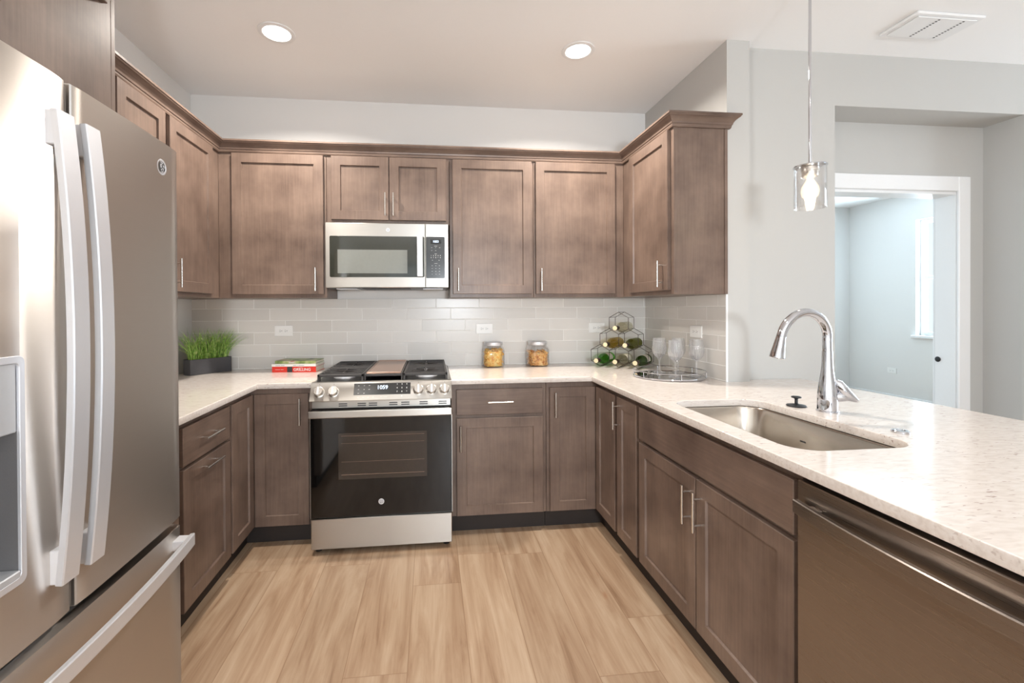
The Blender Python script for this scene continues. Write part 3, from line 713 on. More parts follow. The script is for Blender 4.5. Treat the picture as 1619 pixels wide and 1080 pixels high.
for i, dg_ in enumerate('123456789'): ms.append(place(text_mesh(dg_, .010, .0002, .0003), onp(.463+.026*(i % 3), .84-.2*(i//3), .0023), (1, 0, 0), sl))
ms.append(place(text_mesh('0', .010, .0002, .0003), onp(.489, .2, .0023), (1, 0, 0), sl))
ms.append(place(text_mesh('---  - ------', .009, .0002, .0003), onp(.392, .18, .0023), (1, 0, 0), sl))
obj('touch_marks', join(ms), 'mark', dp)
# vent strip
bm = B(); box(bm, RX0+.006, RX1-.006, -.742, -.716, .787, .826, .002); vs_ = obj('vent_strip', bm, 'steel', t)
for x in (.15, .25, .31, .42, .485, .585, .69):
    for z in (.795, .806): obj('vent_slot', box(B(), x, x+.045, -.7432, -.7421, z+.002, z+.007), 'slot', vs_)
# oven door
od = obj('oven_door', box(B(), RX0+.004, RX1-.002, -.760, -.716, .199, .786, .003), 'bglass', t)
ow = obj('window', box(B(), .150, .625, -.7612, -.7603, .405, .655), 'ovenwin', od)
bm = B()
for z in (.640, .600, .500, .430):
    tube(bm, [(.165, -.7614, z), (.610, -.7614, z)], .0007 if z in (.640, .430) else .0004, 5)
obj('rack_wires', bm, 'griddle', ow)
bm = B(); box(bm, RX0+.003, RX1-.001, -.806, -.788, .748, .786, .004, 2)
for x in (RX0+.012, RX1-.040): box(bm, x, x+.026, -.792, -.7605, .755, .780, .002)
obj('handle', bm, 'steel', od)
for xa in (RX0+.0010, RX1-.0015): obj('side_trim', box(B(), xa, xa+.0025, -.762, -.73, .2, .745), 'steel', od)
badge(od, (.376, -.7605, .277), (1, 0, 0), (0, 0, 1), .0155)
obj('drawer', box(B(), RX0+.002, RX1-.002, -.758, -.716, .030, .193, .003), 'steel', t)
for x in (.03, .73):
    obj('foot', lathe(B(), [(.018, 0), (.018, .008), (.007, .012), (.007, .036)], (x, -.70, 0), 14), 'black', t, smooth=True)
    obj('foot', lathe(B(), [(.018, 0), (.018, .008), (.007, .012), (.007, .036)], (x, -.08, 0), 14), 'black', t, smooth=True)
obj('cooktop_well', box(B(), .018, .744, -.675, -.035, .9222, .9232), 'black', t)
for bx_, by_, r in ((.14, -.52, .045), (.14, -.20, .036), (.381, -.36, .04), (.622, -.52, .05), (.622, -.20, .032)):
    b1 = obj('burner', lathe(B(), [(r+.016, .9233), (r+.014, .929), (r, .931), (r, .938), (0, .938)], (bx_, by_, 0), 24), 'satin', t, smooth=True)
    obj('burner_cap', lathe(B(), [(r*.85, .9382), (r*.88, .943), (r*.7, .947), (0, .948)], (bx_, by_, 0), 24), 'iron', b1, smooth=True)
def grate(x0, x1):
    bm = B(); z0, z1 = .951, .962; y0, y1 = -.675, -.035; w_ = .006
    for x in (x0, x1-2*w_): box(bm, x, x+2*w_, y0, y1, z0-.004, z1, .002)
    for y in (y0, y1-2*w_, (y0+y1)/2-w_): box(bm, x0, x1, y, y+2*w_, z0-.004, z1, .002)
    cx = (x0+x1)/2
    n = 10
    for i in range(1, n):
        y = y0+(y1-y0)*i/n
        near = min(abs(y+.52), abs(y+.20))
        if near < .05:
            box(bm, x0, cx-.040, y-w_/2, y+w_/2, z0, z1, .001); box(bm, cx+.040, x1, y-w_/2, y+w_/2, z0, z1, .001)
        else: box(bm, x0, x1, y-w_/2, y+w_/2, z0, z1, .001)
    for by_ in (-.52, -.20):
        for a in (35, 90, 145, 215, 270, 325):
            d = Vector((math.cos(R(a)), math.sin(R(a)), 0)); p0 = Vector((cx, by_, (z0+z1)/2))
            obox(bm, p0+d*.052, d, Vector((-d.y, d.x, 0)), (0, 0, 1), .040, w_/2, .0055)
    for x in (x0, x1-2*w_):
        for y in (y0, y1-.03): box(bm, x, x+2*w_, y, y+.03, .9236, z0, .001)
    return bm
obj('grate', grate(.022, .272), 'iron', t); obj('grate', grate(.492, .742), 'iron', t)
bm = B(); y0, y1 = -.672, -.035
box(bm, .276, .284, y0, y1, .9236, .962, .001); box(bm, .480, .488, y0, y1, .9236, .962, .001); box(bm, .284, .480, y0, y0+.010, .947, .960, .001); box(bm, .284, .480, y1-.01, y1, .9236, .960, .001)
obj('grate', bm, 'iron', t)
bm = B(); box(bm, .286, .478, -.655, -.05, .9555, .962, .002)
for a in ((.286, .291, -.655, -.05), (.473, .478, -.655, -.05), (.291, .473, -.655, -.650), (.291, .473, -.055, -.05)): box(bm, *a, .962, .967, .001)
obj('griddle', bm, 'griddle', t)

# ------------------------------------------------------------------ microwave
t = thing('microwave', 'stainless steel over-the-range microwave mounted above the gas range', 'microwave', (.382, -.385, 1.449))
MX0, MX1, MZ0, MZ1, MY = .003, .764, 1.449, 1.862, -.385
obj('body', box(B(), MX0+.002, MX1-.002, -.353, -.0095, MZ0+.008, MZ1, .002), 'black', t)
SEAM = .618
md_ = obj('door', box(B(), MX0, SEAM-.001, MY, -.354, MZ0+.010, MZ1, .003), 'steel', t)
ob = obj('front_frame', box(B(), SEAM+.001, MX1, MY, -.354, MZ0+.010, MZ1, .003), 'steel', t)
me = from_curve([rrect(.030, .612, 1.524, 1.780, .008, 4)], 0, .003, .0005); place(me, (0, MY+.0018, 0), (1, 0, 0), (0, 0, 1)); dgl = link('door_glass', me, 'mwglass', md_)
obj('viewing_screen', box(B(), .078, .505, MY-.0018, MY-.0013, 1.548, 1.695), 'mwwin', dgl)
bm = B(); box(bm, .566, .602, MY-.036, MY-.026, 1.526, 1.776, .004, 2)
for z in (1.540, 1.746): box(bm, .574, .594, MY-.027, MY-.0012, z, z+.016, .001)
obj('handle', bm, 'satin', md_)
me = from_curve([rrect(.622, .740, 1.518, 1.780, .006, 4)], 0, .003, .0005); place(me, (0, MY+.0018, 0), (1, 0, 0), (0, 0, 1)); kp = link('keypad', me, 'panel', t)
obj('screen', box(B(), .650, .716, MY-.0020, MY-.0013, 1.736, 1.763), 'bglass', kp)
link('clock_digits', place(text_mesh('1053', .019, .0002, .0006), (.683, MY-.0026, 1.7495), (1, 0, 0), (0, 0, 1)), 'digits', kp)
ms = []
def mt(s, x, z, size=.008): ms.append(place(text_mesh(s, size, .0002, .0003), (x, MY-.0018, z), (1, 0, 0), (0, 0, 1)))
for s, z in (('--------', 1.722), ('------', 1.672), ('--------', 1.612)): mt(s, .683, z, .0075)
for r_, z in enumerate((1.712, 1.694)):
    for x in (.658, .683, .708)[:3 if r_ == 0 else 2]: mt('---', x, z)
for i, s in enumerate('1234567890'): mt(s, .654+.0145*(i % 5), 1.661-.013*(i//5))
mt('--', .662, 1.633, .012); mt('--', .704, 1.633, .012)
for z in (1.598, 1.580, 1.562, 1.544):
    for x in (.660, .683, .706): mt('---', x, z)
obj('key_marks', join(ms), 'mark', kp)
badge(md_, (.386, MY-.0004, 1.820), (1, 0, 0), (0, 0, 1), .0115)
bm = B(); box(bm, .22, .52, -.350, -.12, MZ0+.0055, MZ0+.0075); obj('vent_grille', bm, 'slot', t)
for x in (.06, .60):
    bm = B(); box(bm, x, x+.13, -.345, -.20, MZ0+.002, MZ0+.0075, .002); obj('filter', bm, 'satin', t)

# ------------------------------------------------------------------ refrigerator
t = thing('refrigerator', 'large stainless steel french-door refrigerator with curved bar handles and water dispenser', 'refrigerator', (-.55, -2.15, 0))
XF = -.161
def bowpts(y0, y1, xb, n=12, y_c=-2.145, hw=.46, bow=.010, r=.010):
    """outline in xy: flat back at xb, slightly bowed front with rounded corners"""
    pts = [(xb, y0), (XF-.012, y0)]
    f = lambda y: XF-.003+bow*(1-((y-y_c)/hw)**2)
    pts.append((f(y0+.003)-.003, y0+.0012))
    for i in range(n+1):
        y = y0+.006+(y1-y0-.012)*i/n; pts.append((f(y), y))
    pts += [(f(y1-.003)-.003, y1-.0012), (XF-.012, y1), (xb, y1)]
    return pts
obj('body', box(B(), XL+.03, -.222, -2.600, -1.703, .02, 1.815, .003), 'dgrey', t)
obj('gasket', box(B(), -.222, -.214, -2.592, -1.712, .10, 1.81), 'gap', t)
def fdoor(y0, y1, z0, z1, nm):
    bm = prism(B(), bowpts(y0, y1, -.213), z0, z1)
    es = [e for e in bm.edges if abs(e.verts[0].co.z-e.verts[1].co.z) < 1e-6 and (e.verts[0].co.x+e.verts[1].co.x)/2 > -.19]
    bmesh.ops.bevel(bm, geom=es, offset=.003, segments=2, affect='EDGES')
    return obj(nm, bm, 'slate', t, smooth=True)
dL = fdoor(-2.600, -2.150, .655, 1.838, 'door'); dR = fdoor(-2.138, -1.690, .655, 1.838, 'door')
dF = fdoor(-2.600, -1.690, .10, .630, 'freezer_drawer')
obj('door_edge_trim', box(B(), -.205, XF-.006, -2.1415, -2.1385, .66, 1.832), 'satin', dR)
def bow_handle(y0, y1, z0, z1, parent, x_end=-.128, x_mid=-.100):
    bm = B(); n = 24; prev = None
    for i in range(n+1):
        f = i/n; z = z0+(z1-z0)*f; x = x_end+(x_mid-x_end)*(1-(2*f-1)**2)
        th = .016
        ring = [bm.verts.new(p) for p in ((x-th, y0+.002, z), (x-.002, y0, z), (x, y0+.003, z), (x, y1-.003, z), (x-.002, y1, z), (x-th, y1-.002, z))]
        if prev:
            for k in range(6): bm.faces.new((prev[k], prev[(k+1) % 6], ring[(k+1) % 6], ring[k]))
        else: bm.faces.new(ring[::-1])
        prev = ring
    bm.faces.new(prev)
    for za, zb in ((z0, z0+.075), (z1-.075, z1)): box(bm, XF-.0005+.002, x_end-.004, y0+.003, y1-.003, za+.001, zb-.001, .002)
    return obj('handle', bm, 'satin', parent)
bow_handle(-2.208, -2.160, .742, 1.752, dL); bow_handle(-2.128, -2.082, .742, 1.752, dR)
bm = B(); prev = None; n = 24
for i in range(n+1):
    f = i/n; y = -2.575+.880*f; x = -.118+.028*(1-(2*f-1)**2)
    ring = [bm.verts.new(p) for p in ((x-.014, y, .562), (x-.002, y, .560), (x, y, .563), (x, y, .597), (x-.002, y, .600), (x-.014, y, .598))]
    if prev:
        for k in range(6): bm.faces.new((prev[k], prev[(k+1) % 6], ring[(k+1) % 6], ring[k]))
    else: bm.faces.new(ring[::-1])
    prev = ring
bm.faces.new(prev)
for y in (-2.570, -1.740): box(bm, XF-.003, -.122, y, y+.042, .565, .596, .002)
obj('handle', bm, 'satin', dF)
badge(dR, (-.1615+.0005, -1.782, 1.760), (0, 1, 0), (0, 0, 1), .024)
# dispenser recess cut in the left door
ct = obj('tmp_cut', box(B(), -.206, -.10, -2.492, -2.270, .800, 1.228), 'gap'); ct.location = (0, 0, 0)
dL.data.transform(Matrix.Identity(4))
cut = ct; cut.data.transform(Matrix.Translation(-org(dL))); cut.location = org(dL)
boolean_cut(dL, cut)
fx_ = XF+.006
me = from_curve([rrect(-2.500, -2.262, .790, 1.238, .014, 5), rrect(-2.488, -2.274, .804, 1.224, .010, 5)], -.004, .004, .001); place(me, (fx_, 0, 0), (0, 1, 0), (0, 0, 1)); link('dispenser_bezel', me, 'satin', dL)
bm = B(); box(bm, -.2055, -.2035, -2.489, -2.273, .803, 1.226); box(bm, -.203, fx_-.002, -2.4895, -2.4875, .803, 1.09); box(bm, -.203, fx_-.002, -2.2745, -2.2725, .803, 1.09); obj('dispenser_recess', bm, 'dgrey', dL)
obj('dispenser_panel', box(B(), -.200, fx_-.001, -2.487, -2.275, 1.088, 1.224, .002), 'lgrey', dL)
obj('drip_tray', box(B(), -.203, fx_+.004, -2.487, -2.275, .8035, .818, .002), 'lgrey', dL)
obj('dispenser_paddle', box(B(), -.198, -.190, -2.42, -2.34, .86, 1.00, .004), 'gap', dL)
obj('kick_plate', box(B(), XL+.05, -.20, -2.590, -1.712, .0, .095, .002), 'gap', t)

# ------------------------------------------------------------------ dishwasher
t = thing('dishwasher', 'stainless steel dishwasher with bar handle under the peninsula worktop', 'dishwasher', (1.66, -2.435, 0))
obj('body', box(B(), 1.668, 2.22, -2.738, -2.132, .10, .868, .002), 'black', t)
dd = obj('door', box(B(), 1.628, 1.666, -2.736, -2.135, .115, .862, .003), 'dwsteel', t)
bm = B(); prev = None; n = 24
for i in range(n+1):
    f = i/n; y = -2.722+.572*f; x = 1.602-.020*(1-(2*f-1)**2)
    ring = [bm.verts.new(p) for p in ((x+.016, y, .783), (x+.002, y, .780), (x, y, .783), (x, y, .813), (x+.002, y, .816), (x+.016, y, .814))]
    if prev:
        for k in range(6): bm.faces.new((prev[k], prev[(k+1) % 6], ring[(k+1) % 6], ring[k]))
    else: bm.faces.new(ring[::-1])
    prev = ring
bm.faces.new(prev)
for y in (-2.700, -2.215): box(bm, 1.606, 1.6285, y, y+.030, .787, .811, .002)
obj('handle', bm, 'dwsteel', dd)
obj('kick_plate', box(B(), 1.690, 1.70, -2.738, -2.132, 0, .098), 'black', t)

# ------------------------------------------------------------------ outlets
def outlet(label, c, ux, n, name='wall_outlet', vertical=False, s=1):
    ux = Vector(ux); n = Vector(n); c = Vector(c); uz = Vector((0, 0, 1))
    t = thing(name, label, 'outlet', c)
    bm = B(); obox(bm, c+n*.003, ux, uz, n, .0605*s, .0365*s, .003); bmesh.ops.bevel(bm, geom=bm.edges[:], offset=.0015, segments=1, affect='EDGES')
    obj('face_plate', bm, 'outlet', t)
    bm = B(); obox(bm, c+n*.0066, ux, uz, n, .034*s, .0165*s, .0006); fc = obj('socket', bm, 'outlet', t)
    bm = B()
    for s_ in (-1, 1):
        for dx, dz, hx, hz in ((-.006, .005, .0035, .0010), (-.006, -.005, .0042, .0010), (.005, 0, .0022, .0022)):
            obox(bm, c+n*.0074+ux*(s_*.017+dx)+uz*dz, ux, uz, n, hx, hz, .0004)
    obj('slots', bm, 'slot', fc)
    return t
outlet('white outlet on the tiles above the books', (-.363, -.008, 1.177), (1, 0, 0), (0, -1, 0))
outlet('white outlet on the tiles above the left pasta jar', (1.036, -.008, 1.178), (1, 0, 0), (0, -1, 0))
outlet('white outlet on the tiles beside the wine rack', (1.878, -.008, 1.177), (1, 0, 0), (0, -1, 0))
outlet('white outlet on the right wall tiles above the goblets', (XR-.008, -.665, 1.178), (0, -1, 0), (-1, 0, 0))
outlet('white outlet low on the bedroom wall seen through the doorway', (WX, 2.19, .455), (0, -1, 0), (-1, 0, 0))

# ------------------------------------------------------------------ ceiling fittings
def can(x, y, label, power=33):
    t = thing('recessed_light', label, 'ceiling light', (x, y, ZC), group='recessed ceiling lights')
    obj('trim_ring', lathe(B(), [(.092, -.0005), (.092, -.004), (.075, -.008), (.070, -.006), (.070, -.0005)], (x, y, ZC), 40, cap=False), 'white', t, smooth=True)
    obj('lens', lathe(B(), [(.0695, -.001), (.0695, -.0055), (0, -.0058)], (x, y, ZC), 40), 'lamp', t, smooth=True)
    l = bpy.data.lights.new('can_light', 'AREA'); l.shape = 'DISK'; l.size = .13; l.energy = power; l.color = (1, .94, .86); l.spread = R(150)
    o = bpy.data.objects.new('can_light', l); C.objects.link(o); o.location = (x, y, ZC-.012)
can(-.150, -.765, 'left of two round recessed ceiling lights, above the range and books')
can(1.490, -.760, 'right of two round recessed ceiling lights, above the back corner')
can(-.150, -2.75, 'added recessed fill light above the refrigerator front, outside the picture', 5)  # this and the next are added unseen, to brighten the kitchen
can(1.490, -2.75, 'added recessed fill light above the near end of the sink peninsula, outside the picture', 1.5)
t = thing('ceiling_vent', 'white rectangular ceiling vent grille with two rows of small holes', 'vent', (3.245, -1.16, ZC))
obj('vent_frame', box(B(), 3.05, 3.435, -1.265, -1.065, ZC-.014, ZC-.0005, .004), 'white', t)
obj('vent_cover', box(B(), 3.075, 3.41, -1.245, -1.085, ZC-.020, ZC-.0145, .002), 'white', t)
for x in (3.20, 3.34):
    bm = B()
    for k in range(11): box(bm, x, x+.010, -1.236+.0135*k, -1.236+.0135*k+.0065, ZC-.0208, ZC-.0201)
    obj('hole_row', bm, 'slot', t)

# added fill light behind the camera, shaped as a globe floor lamp
gx, gy, gz = 1.15, -5.6, 1.45
t = thing('fill_lamp', 'added fill light shaped as a lamp with a round glass globe, unseen behind the camera', 'fill light', (gx, gy, 0))
obj('base', lathe(B(), [(.15, .0), (.15, .012), (.02, .022), (.012, .03)], (gx, gy, 0), 32), 'nickel', t, smooth=True)
obj('pole', tube(B(), [(gx, gy, .028), (gx, gy, gz-.155)], .011, 14), 'nickel', t, smooth=True)
obj('globe', lathe(B(), [(0, -.15)]+[(.15*math.sin(R(a)), -.15*math.cos(R(a))) for a in range(8, 180, 8)]+[(0, .15)], (gx, gy, gz), 32), 'opal', t, smooth=True)
l = bpy.data.lights.new('fill_light', 'POINT'); l.energy = 410; l.color = (.82, .91, 1); l.shadow_soft_size = .16
o = bpy.data.objects.new('fill_light', l); C.objects.link(o); o.location = (gx, gy, gz)
# ------------------------------------------------------------------ pendant
px_, py_ = 2.30, -1.445
t = thing('pendant_light', 'clear glass cylinder pendant light with lit bulb hanging over the peninsula', 'pendant light', (px_, py_, 1.75))
obj('canopy', lathe(B(), [(.06, ZC-.0005), (.06, ZC-.018), (.012, ZC-.030), (.006, ZC-.034)], (px_, py_, 0), 28), 'chrome', t, smooth=True)
obj('rod', tube(B(), [(px_, py_, ZC-.03), (px_, py_, 1.952)], .0058, 12), 'chrome', t, smooth=True)
obj('shade_cap', lathe(B(), [(.014, 1.954), (.030, 1.950), (.062, 1.940), (.063, 1.936), (.030, 1.934), (0, 1.934)], (px_, py_, 0), 32), 'chrome', t, smooth=True)
so = obj('socket', lathe(B(), [(.033, 1.933), (.034, 1.915), (.031, 1.914), (.031, 1.900), (.029, 1.893), (0, 1.893)], (px_, py_, 0), 28), 'nickel', t, smooth=True)
obj('glass_shade', lathe(B(), [(.056, 1.933), (.0595, 1.925), (.0595, 1.757), (.058, 1.755), (.0565, 1.757), (.0565, 1.925), (.053, 1.931)], (px_, py_, 0), 36, cap=False), 'glass', t, smooth=True)
bu = obj('bulb', lathe(B(), [(.012, 1.892), (.013, 1.880), (.020, 1.868), (.031, 1.848), (.034, 1.828), (.030, 1.808), (.018, 1.795), (0, 1.790)], (px_, py_, 0), 24), 'bulbglass', t, smooth=True)
bm = B()
for k in range(5):
    a = 2*PI*k/5; tube(bm, [(px_+.004*math.cos(a), py_+.004*math.sin(a), 1.878), (px_+.014*math.cos(a+.4), py_+.014*math.sin(a+.4), 1.835), (px_+.008*math.cos(a+.8), py_+.008*math.sin(a+.8), 1.806)], .0035, 6)
obj('filament', bm, 'bulb', bu)
l = bpy.data.lights.new('bulb_light', 'POINT'); l.energy = 4.5; l.color = (1, .76, .50); l.shadow_soft_size = .025
o = bpy.data.objects.new('bulb_light', l); C.objects.link(o); o.location = (px_, py_, 1.838)

# ------------------------------------------------------------------ planter
pa = Vector((-.842, -.276)); pd = Vector((.60, .80)); pn = Vector((-.80, .60)); PLn, PWd, PH = .262, .080, .098
t = thing('grass_planter', 'charcoal rectangular planter of green grass on the left worktop', 'plant', (pa.x, pa.y, CT1+.0003), math.atan2(.80, .60))
bm = B(); w_ = .008
box(bm, 0, PLn, 0, w_, 0, PH, .001); box(bm, 0, PLn, PWd-w_, PWd, 0, PH, .001); box(bm, 0, w_, w_, PWd-w_, 0, PH, .001); box(bm, PLn-w_, PLn, w_, PWd-w_, 0, PH, .001); box(bm, w_, PLn-w_, w_, PWd-w_, 0, .01)
obj('planter_box', bm, 'planter', t, world=False)
obj('soil', box(B(), w_+.001, PLn-w_-.001, w_+.001, PWd-w_-.001, .011, PH-.012), 'soil', t, world=False)
bm = B(); rg = random.Random(3)
for i in range(520):
    x = rg.uniform(.014, PLn-.014); y = rg.uniform(.014, PWd-.014); h = rg.uniform(.12, .235)
    lean = Vector((rg.gauss(0, .36)+(x/PLn-.5)*.8, rg.gauss(0, .26), 0)); lean.y = min(lean.y, .12)
    wd = rg.uniform(.0016, .0032); a = rg.uniform(0, PI); s_ = Vector((math.cos(a), math.sin(a), 0))*wd
    pv = None; K = 4
    for k in range(K+1):
        f = k/K; c = Vector((x, y, PH-.014))+Vector((0, 0, h*(f-.25*f*f*lean.length)))+lean*h*f*f*1.1
        wp = Vector((pa.x, pa.y, 0))+pd.to_3d().normalized()*c.x+pn.to_3d().normalized()*c.y
        if wp.y > -.014: c = c-Vector((.80, .60, 0))*(wp.y+.014)
        if wp.x < XL+.006: c = c+Vector((.60, -.80, 0))*(XL+.006-wp.x)
        if k == K: v_ = [bm.verts.new(c)]
        else: v_ = [bm.verts.new(c-s_*(1-f*.75)), bm.verts.new(c+s_*(1-f*.75))]
        if pv: bm.faces.new((pv[0], pv[1], v_[1], v_[0]) if len(v_) == 2 else (pv[0], pv[1], v_[0]))
        pv = v_
me = bpy.data.meshes.new('grass'); bm.to_mesh(me); bm.free(); link('grass', me, 'grass', t, world=False)

# ------------------------------------------------------------------ books
def book(label, x0, y0, z0, w_, d_, h_, rz, mat, spine=None, txt=None, tmat='mark', band=None):
    t = thing('cookbook', label, 'book', (x0, y0, z0), rz, 'cookbooks stacked left of the range')
    c = .0022
    bm = B(); box(bm, 0, w_, 0, c, 0, h_, .0006); box(bm, 0, w_, c, d_, 0, c); box(bm, 0, w_, c, d_, h_-c, h_)
    obj('cover', bm, mat, t, world=False)
    obj('pages', box(B(), .003, w_-.003, c+.0002, d_-.003, c+.0002, h_-c-.0002), 'page', t, world=False)
    if band: obj('spine_picture', box(B(), band[0], band[1], -.0006, -.0001, .001, h_-.001), band[2], t, world=False)
    if txt:
        obj('spine_title', join([place(text_mesh(s, sz, .0002, .0004), (x, -.0009, h_*zf), (1, 0, 0), (0, 0, 1)) for s, x, zf, sz in txt]), tmat, t, world=False)
    return t
bz = CT1+.0003
book('thick red cookbook with GRILLING on the spine, bottom of the stack', -.384, -.185, bz, .285, .170, .037, R(-5), 'red', txt=[('GRILLING', .195, .45, .026), ('- -- --- -', .185, .82, .010), ('------- ----', .048, .50, .014)], band=(.098, .132, 'slot'))
book('thin white paperback cookbook in the middle of the book stack', -.386, -.187, bz+.0374, .287, .172, .0165, R(-5), 'cream', txt=[('------- -----', .055, .5, .014), ('---- - -------', .175, .5, .016)], tmat='slot')
book('green and brown cookbook lying on top of the book stack', -.368, -.178, bz+.0543, .268, .160, .0185, R(-6), 'cover', txt=[('FEAST', .110, .5, .013)])

# ------------------------------------------------------------------ pasta jars
def jar(label, x, y, fill, mat, top):
    t = thing('glass_jar', label, 'jar', (x, y, CT1+.0003), group='pasta jars on the worktop')
    def sq(r, z, rr): return [bm.verts.new((a, b_, z)) for a, b_ in rrect(-r, r, -r, r, rr, 5)]
    bm = B(); s = [sq(.058, 0, .030), sq(.070, .006, .034), (sq(.0745, .020, .036)), sq(.0745, .118, .036), sq(.070, .132, .040), sq(.062, .142, .045), sq(.060, .150, .05)]
    for a, b_ in zip(s, s[1:]):
        n = len(a)
        for k in range(n): bm.faces.new((a[k], a[(k+1) % n], b_[(k+1) % n], b_[k]))
    bm.faces.new(s[0][::-1])
    obj('glass', bm, 'glass', t, world=False, smooth=True)
    obj('lid', lathe(B(), [(.060, .1505), (.066, .1505), (.067, .153), (.067, .171), (.064, .174), (0, .1745)], (0, 0, 0), 36), 'satin', t, world=False, smooth=True)
    rg = random.Random(fill); bm = B()
    for i in range(330 if mat == 'pasta' else 230):
        # keep the pieces near the glass so that they show, the core filled sparsely
        while True:
            x_, y_ = rg.uniform(-.064, .064), rg.uniform(-.064, .064)
            if max(abs(x_), abs(y_)) > .03 and (abs(x_)+abs(y_)) < .108: break
        z = rg.uniform(.010, top)
        d = Vector((rg.gauss(0, 1), rg.gauss(0, 1), rg.gauss(0, .8))).normalized(); L_ = .011 if mat == 'pasta' else .018
        p = Vector((x_, y_, z)); e0 = p-d*L_; e1 = p+d*L_
        m_ = p+Vector((rg.gauss(0, 1), rg.gauss(0, 1), rg.gauss(0, 1))).normalized()*L_*.5
        q = [e0, m_, e1]
        for v in q: v.x = max(-.067, min(.067, v.x)); v.y = max(-.067, min(.067, v.y)); v.z = max(.007, min(top+.008, v.z))
        tube(bm, q, .0034 if mat == 'pasta' else .0042, 6)
    core = rrect(-.055, .055, -.055, .055, .03, 4); prism(bm, core, .006, top-.012)
    obj('pasta', bm, mat, t, world=False)
    return t
jar('glass jar full of small yellow pasta with silver lid, left of two', 1.088, -.092, 11, 'pasta', .122)
jar('glass jar of amber curled pasta with silver lid, right of two', 1.408, -.092, 12, 'pasta2', .104)

# ------------------------------------------------------------------ wine rack and bottles
ax = Vector((.66, .75, 0)).normalized(); ex = Vector((ax.y, -ax.x, 0))      # bottle axis (cork to base), and direction along the rack's face
rk0 = Vector((1.782, -.258, CT1)); CW = .131; SD = CW/math.sqrt(3)
t = thing('wine_rack', 'dark wire honeycomb wine rack holding six bottles in the worktop corner', 'wine rack', (rk0.x, rk0.y, CT1))
cells = [(0, 0), (1, 0), (2, 0), (.5, 1), (1.5, 1), (1, 2)]
RB = .0025
def cellc(c, r): return Vector((0, 0, RB+SD+r*SD*1.5))+ex*(CW*c)
segs = set(); nodes = set()
def key(v): return (round(v.dot(ex), 4), round(v.z, 4))
for c, r in cells:
    cc = cellc(c, r); hx = []
    for k in range(6):
        a = R(90+60*k); hx.append(cc+ex*(SD*math.cos(a))+Vector((0, 0, SD*math.sin(a))))
    for i in range(6):
        a, b_ = key(hx[i]), key(hx[(i+1) % 6]); nodes.add(a); segs.add((min(a, b_), max(a, b_)))
F0, F1 = .070, .200
bm = B(); pos = lambda k_, f: rk0+ex*k_[0]+Vector((0, 0, k_[1]))+ax*f
for f in (F0, F1):
    bm = B()
    for a, b_ in sorted(segs): tube(bm, [pos(a, f), pos(b_, f)], .0019, 6)
    obj('wire_frame', bm, 'bronze', t)
bm = B()
for k_ in sorted(nodes): tube(bm, [pos(k_, F0), pos(k_, F1)], .0017, 6)
obj('cross_wires', bm, 'bronze', t)
def bottle(label, cork, gm, labelled):
    t = thing('wine_bottle', label, 'bottle', cork, math.atan2(ax.y, ax.x), 'wine bottles in the rack')
    r = .0365
    obj('glass', lathe(B(), [(.0145, .004), (.0150, .010), (.0145, .055), (.0155, .085), (.024, .108), (.033, .125), (r, .145), (r, .285), (.034, .295), (.026, .297), (.012, .290), (0, .285)], (0, 0, 0), 28, (1, 0, 0)), gm, t, world=False, smooth=True)
    obj('foil', lathe(B(), [(.0158, .0015), (.0162, .004), (.0155, .050), (.0150, .056)], (0, 0, 0), 20, (1, 0, 0), cap=False), 'foil', t, world=False, smooth=True)
    obj('cork', lathe(B(), [(.0150, 0), (.0152, .001), (.0150, .0035), (0, .0036)], (0, 0, 0), 20, (1, 0, 0)), 'cork', t, world=False, smooth=True)
    if labelled:
        bm = B(); g_ = []
        for xx in (.165, .245):
            g_.append([bm.verts.new((xx, (r+.0006)*math.sin(R(a)), (r+.0006)*math.cos(R(a)))) for a in range(-100, 21, 10)])
        for k in range(len(g_[0])-1): bm.faces.new((g_[0][k], g_[0][k+1], g_[1][k+1], g_[1][k]))
        lb = obj('paper_label', bm, 'paper', t, world=False, smooth=True)
    return t
names_ = [('bright green wine bottle at bottom left of the wire rack', 'ggreen', True), ('clear wine bottle with paper label, bottom middle of the wire rack', 'gclear', True), ('dark green wine bottle at bottom right of the wire rack', 'gdark', True),
          ('amber wine bottle in the left cell of the rack middle row', 'gamber', False), ('dark olive wine bottle in the right cell of the rack middle row', 'golive', False), ('pale clear wine bottle alone in the top cell of the rack', 'gclear', False)]
for (c, r), (lb, gm, la) in zip(cells, names_):
    cc = cellc(c, r); z = cc.z-SD+(.0365+.0022)/math.sin(R(60))+.0004
    p = rk0+ex*(CW*c)+Vector((0, 0, z))+ax*(-.012+.01*random.random())
    bottle(lb, p, gm, la)

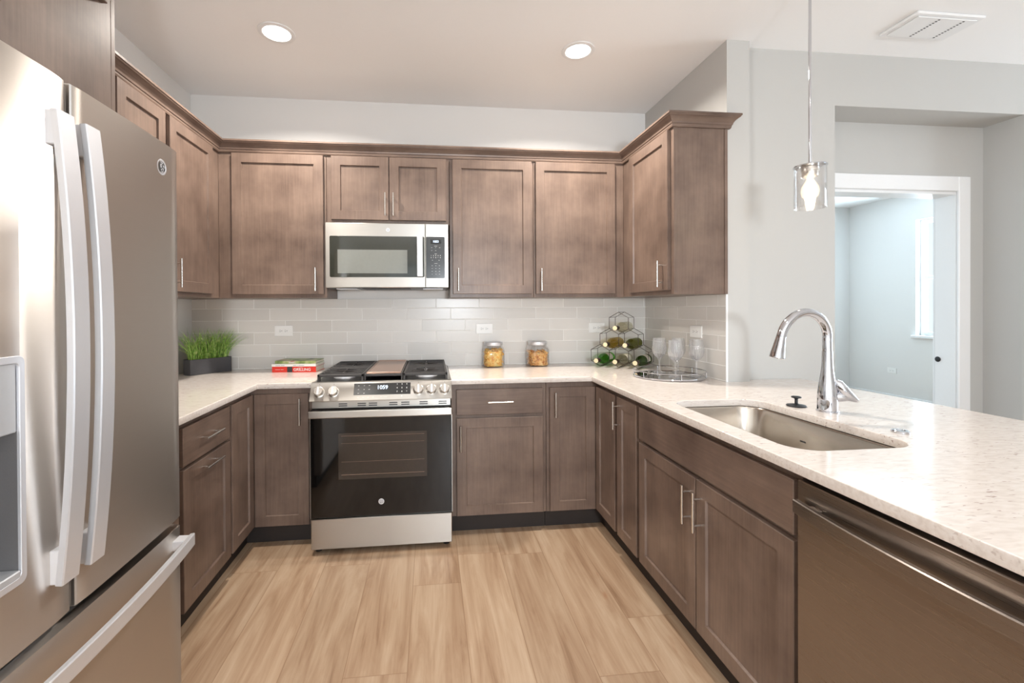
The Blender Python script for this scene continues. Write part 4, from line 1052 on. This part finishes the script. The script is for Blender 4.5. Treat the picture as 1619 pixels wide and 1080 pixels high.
# ------------------------------------------------------------------ tray and goblets
tc_ = Vector((2.052, -.715, CT1)); TR = .198
t = thing('serving_tray', 'round mirrored metal serving tray with wire rail on the corner worktop', 'tray', tc_)
obj('tray_base', lathe(B(), [(TR-.012, .0005), (TR, .003), (TR+.002, .008), (TR, .012), (TR-.006, .0125), (TR-.008, .0095), (0, .0092)], tc_, 64), 'chrome', t, smooth=True)
bm = B(); hh = .040; rr = TR+.0035
for k in range(64):
    a0, a1 = 2*PI*k/64, 2*PI*(k+1)/64
    tube(bm, [tc_+Vector((rr*math.cos(a0), rr*math.sin(a0), hh)), tc_+Vector((rr*math.cos(a1), rr*math.sin(a1), hh))], .0019, 6)
for k in range(6):
    a = 2*PI*k/6+.35; d = Vector((math.cos(a), math.sin(a), 0)); tube(bm, [tc_+d*rr+Vector((0, 0, .006)), tc_+d*rr+Vector((0, 0, hh))], .0019, 6)
obj('wire_rail', bm, 'chrome', t, smooth=True)
g0 = thing('crystal_goblet', 'cut crystal goblet at the left end of the round tray', 'glass', (2.055, -.600, tc_.z+.0102), group='crystal goblets on the tray')
S = 40; bm = B(); prf = [(.036, 0), (.036, .0025), (.024, .006), (.009, .012), (.0052, .022), (.0046, .050), (.0060, .078), (.012, .088), (.024, .100), (.036, .118), (.0415, .140), (.0415, .165), (.038, .195), (.0355, .212), (.0345, .212), (.037, .195), (.0400, .165), (.0400, .140), (.0345, .120), (.022, .103), (.008, .094), (0, .092)]
lathe(bm, prf, (0, 0, 0), S, cap=False)
for v in bm.verts:                                                # fluted cutting on the lower bowl and the foot
    rr_ = math.hypot(v.co.x, v.co.y)
    if (.085 < v.co.z < .150 and rr_ > .012) or (v.co.z < .008 and rr_ > .02):
        a = math.atan2(v.co.y, v.co.x); f = 1+.035*math.cos(a*S/2); v.co.x *= f; v.co.y *= f
obj('goblet_glass', bm, 'crystal', g0, world=False)
for (x, y), lb in (((2.052, -.790), 'cut crystal goblet at the front middle of the round tray, nearest the camera'), ((2.165, -.622), 'cut crystal goblet half hidden behind the two left goblets on the tray'), ((2.194, -.768), 'cut crystal goblet standing alone at the right of the round tray')):
    dup(g0, (x, y, tc_.z+.0102), label=lb)
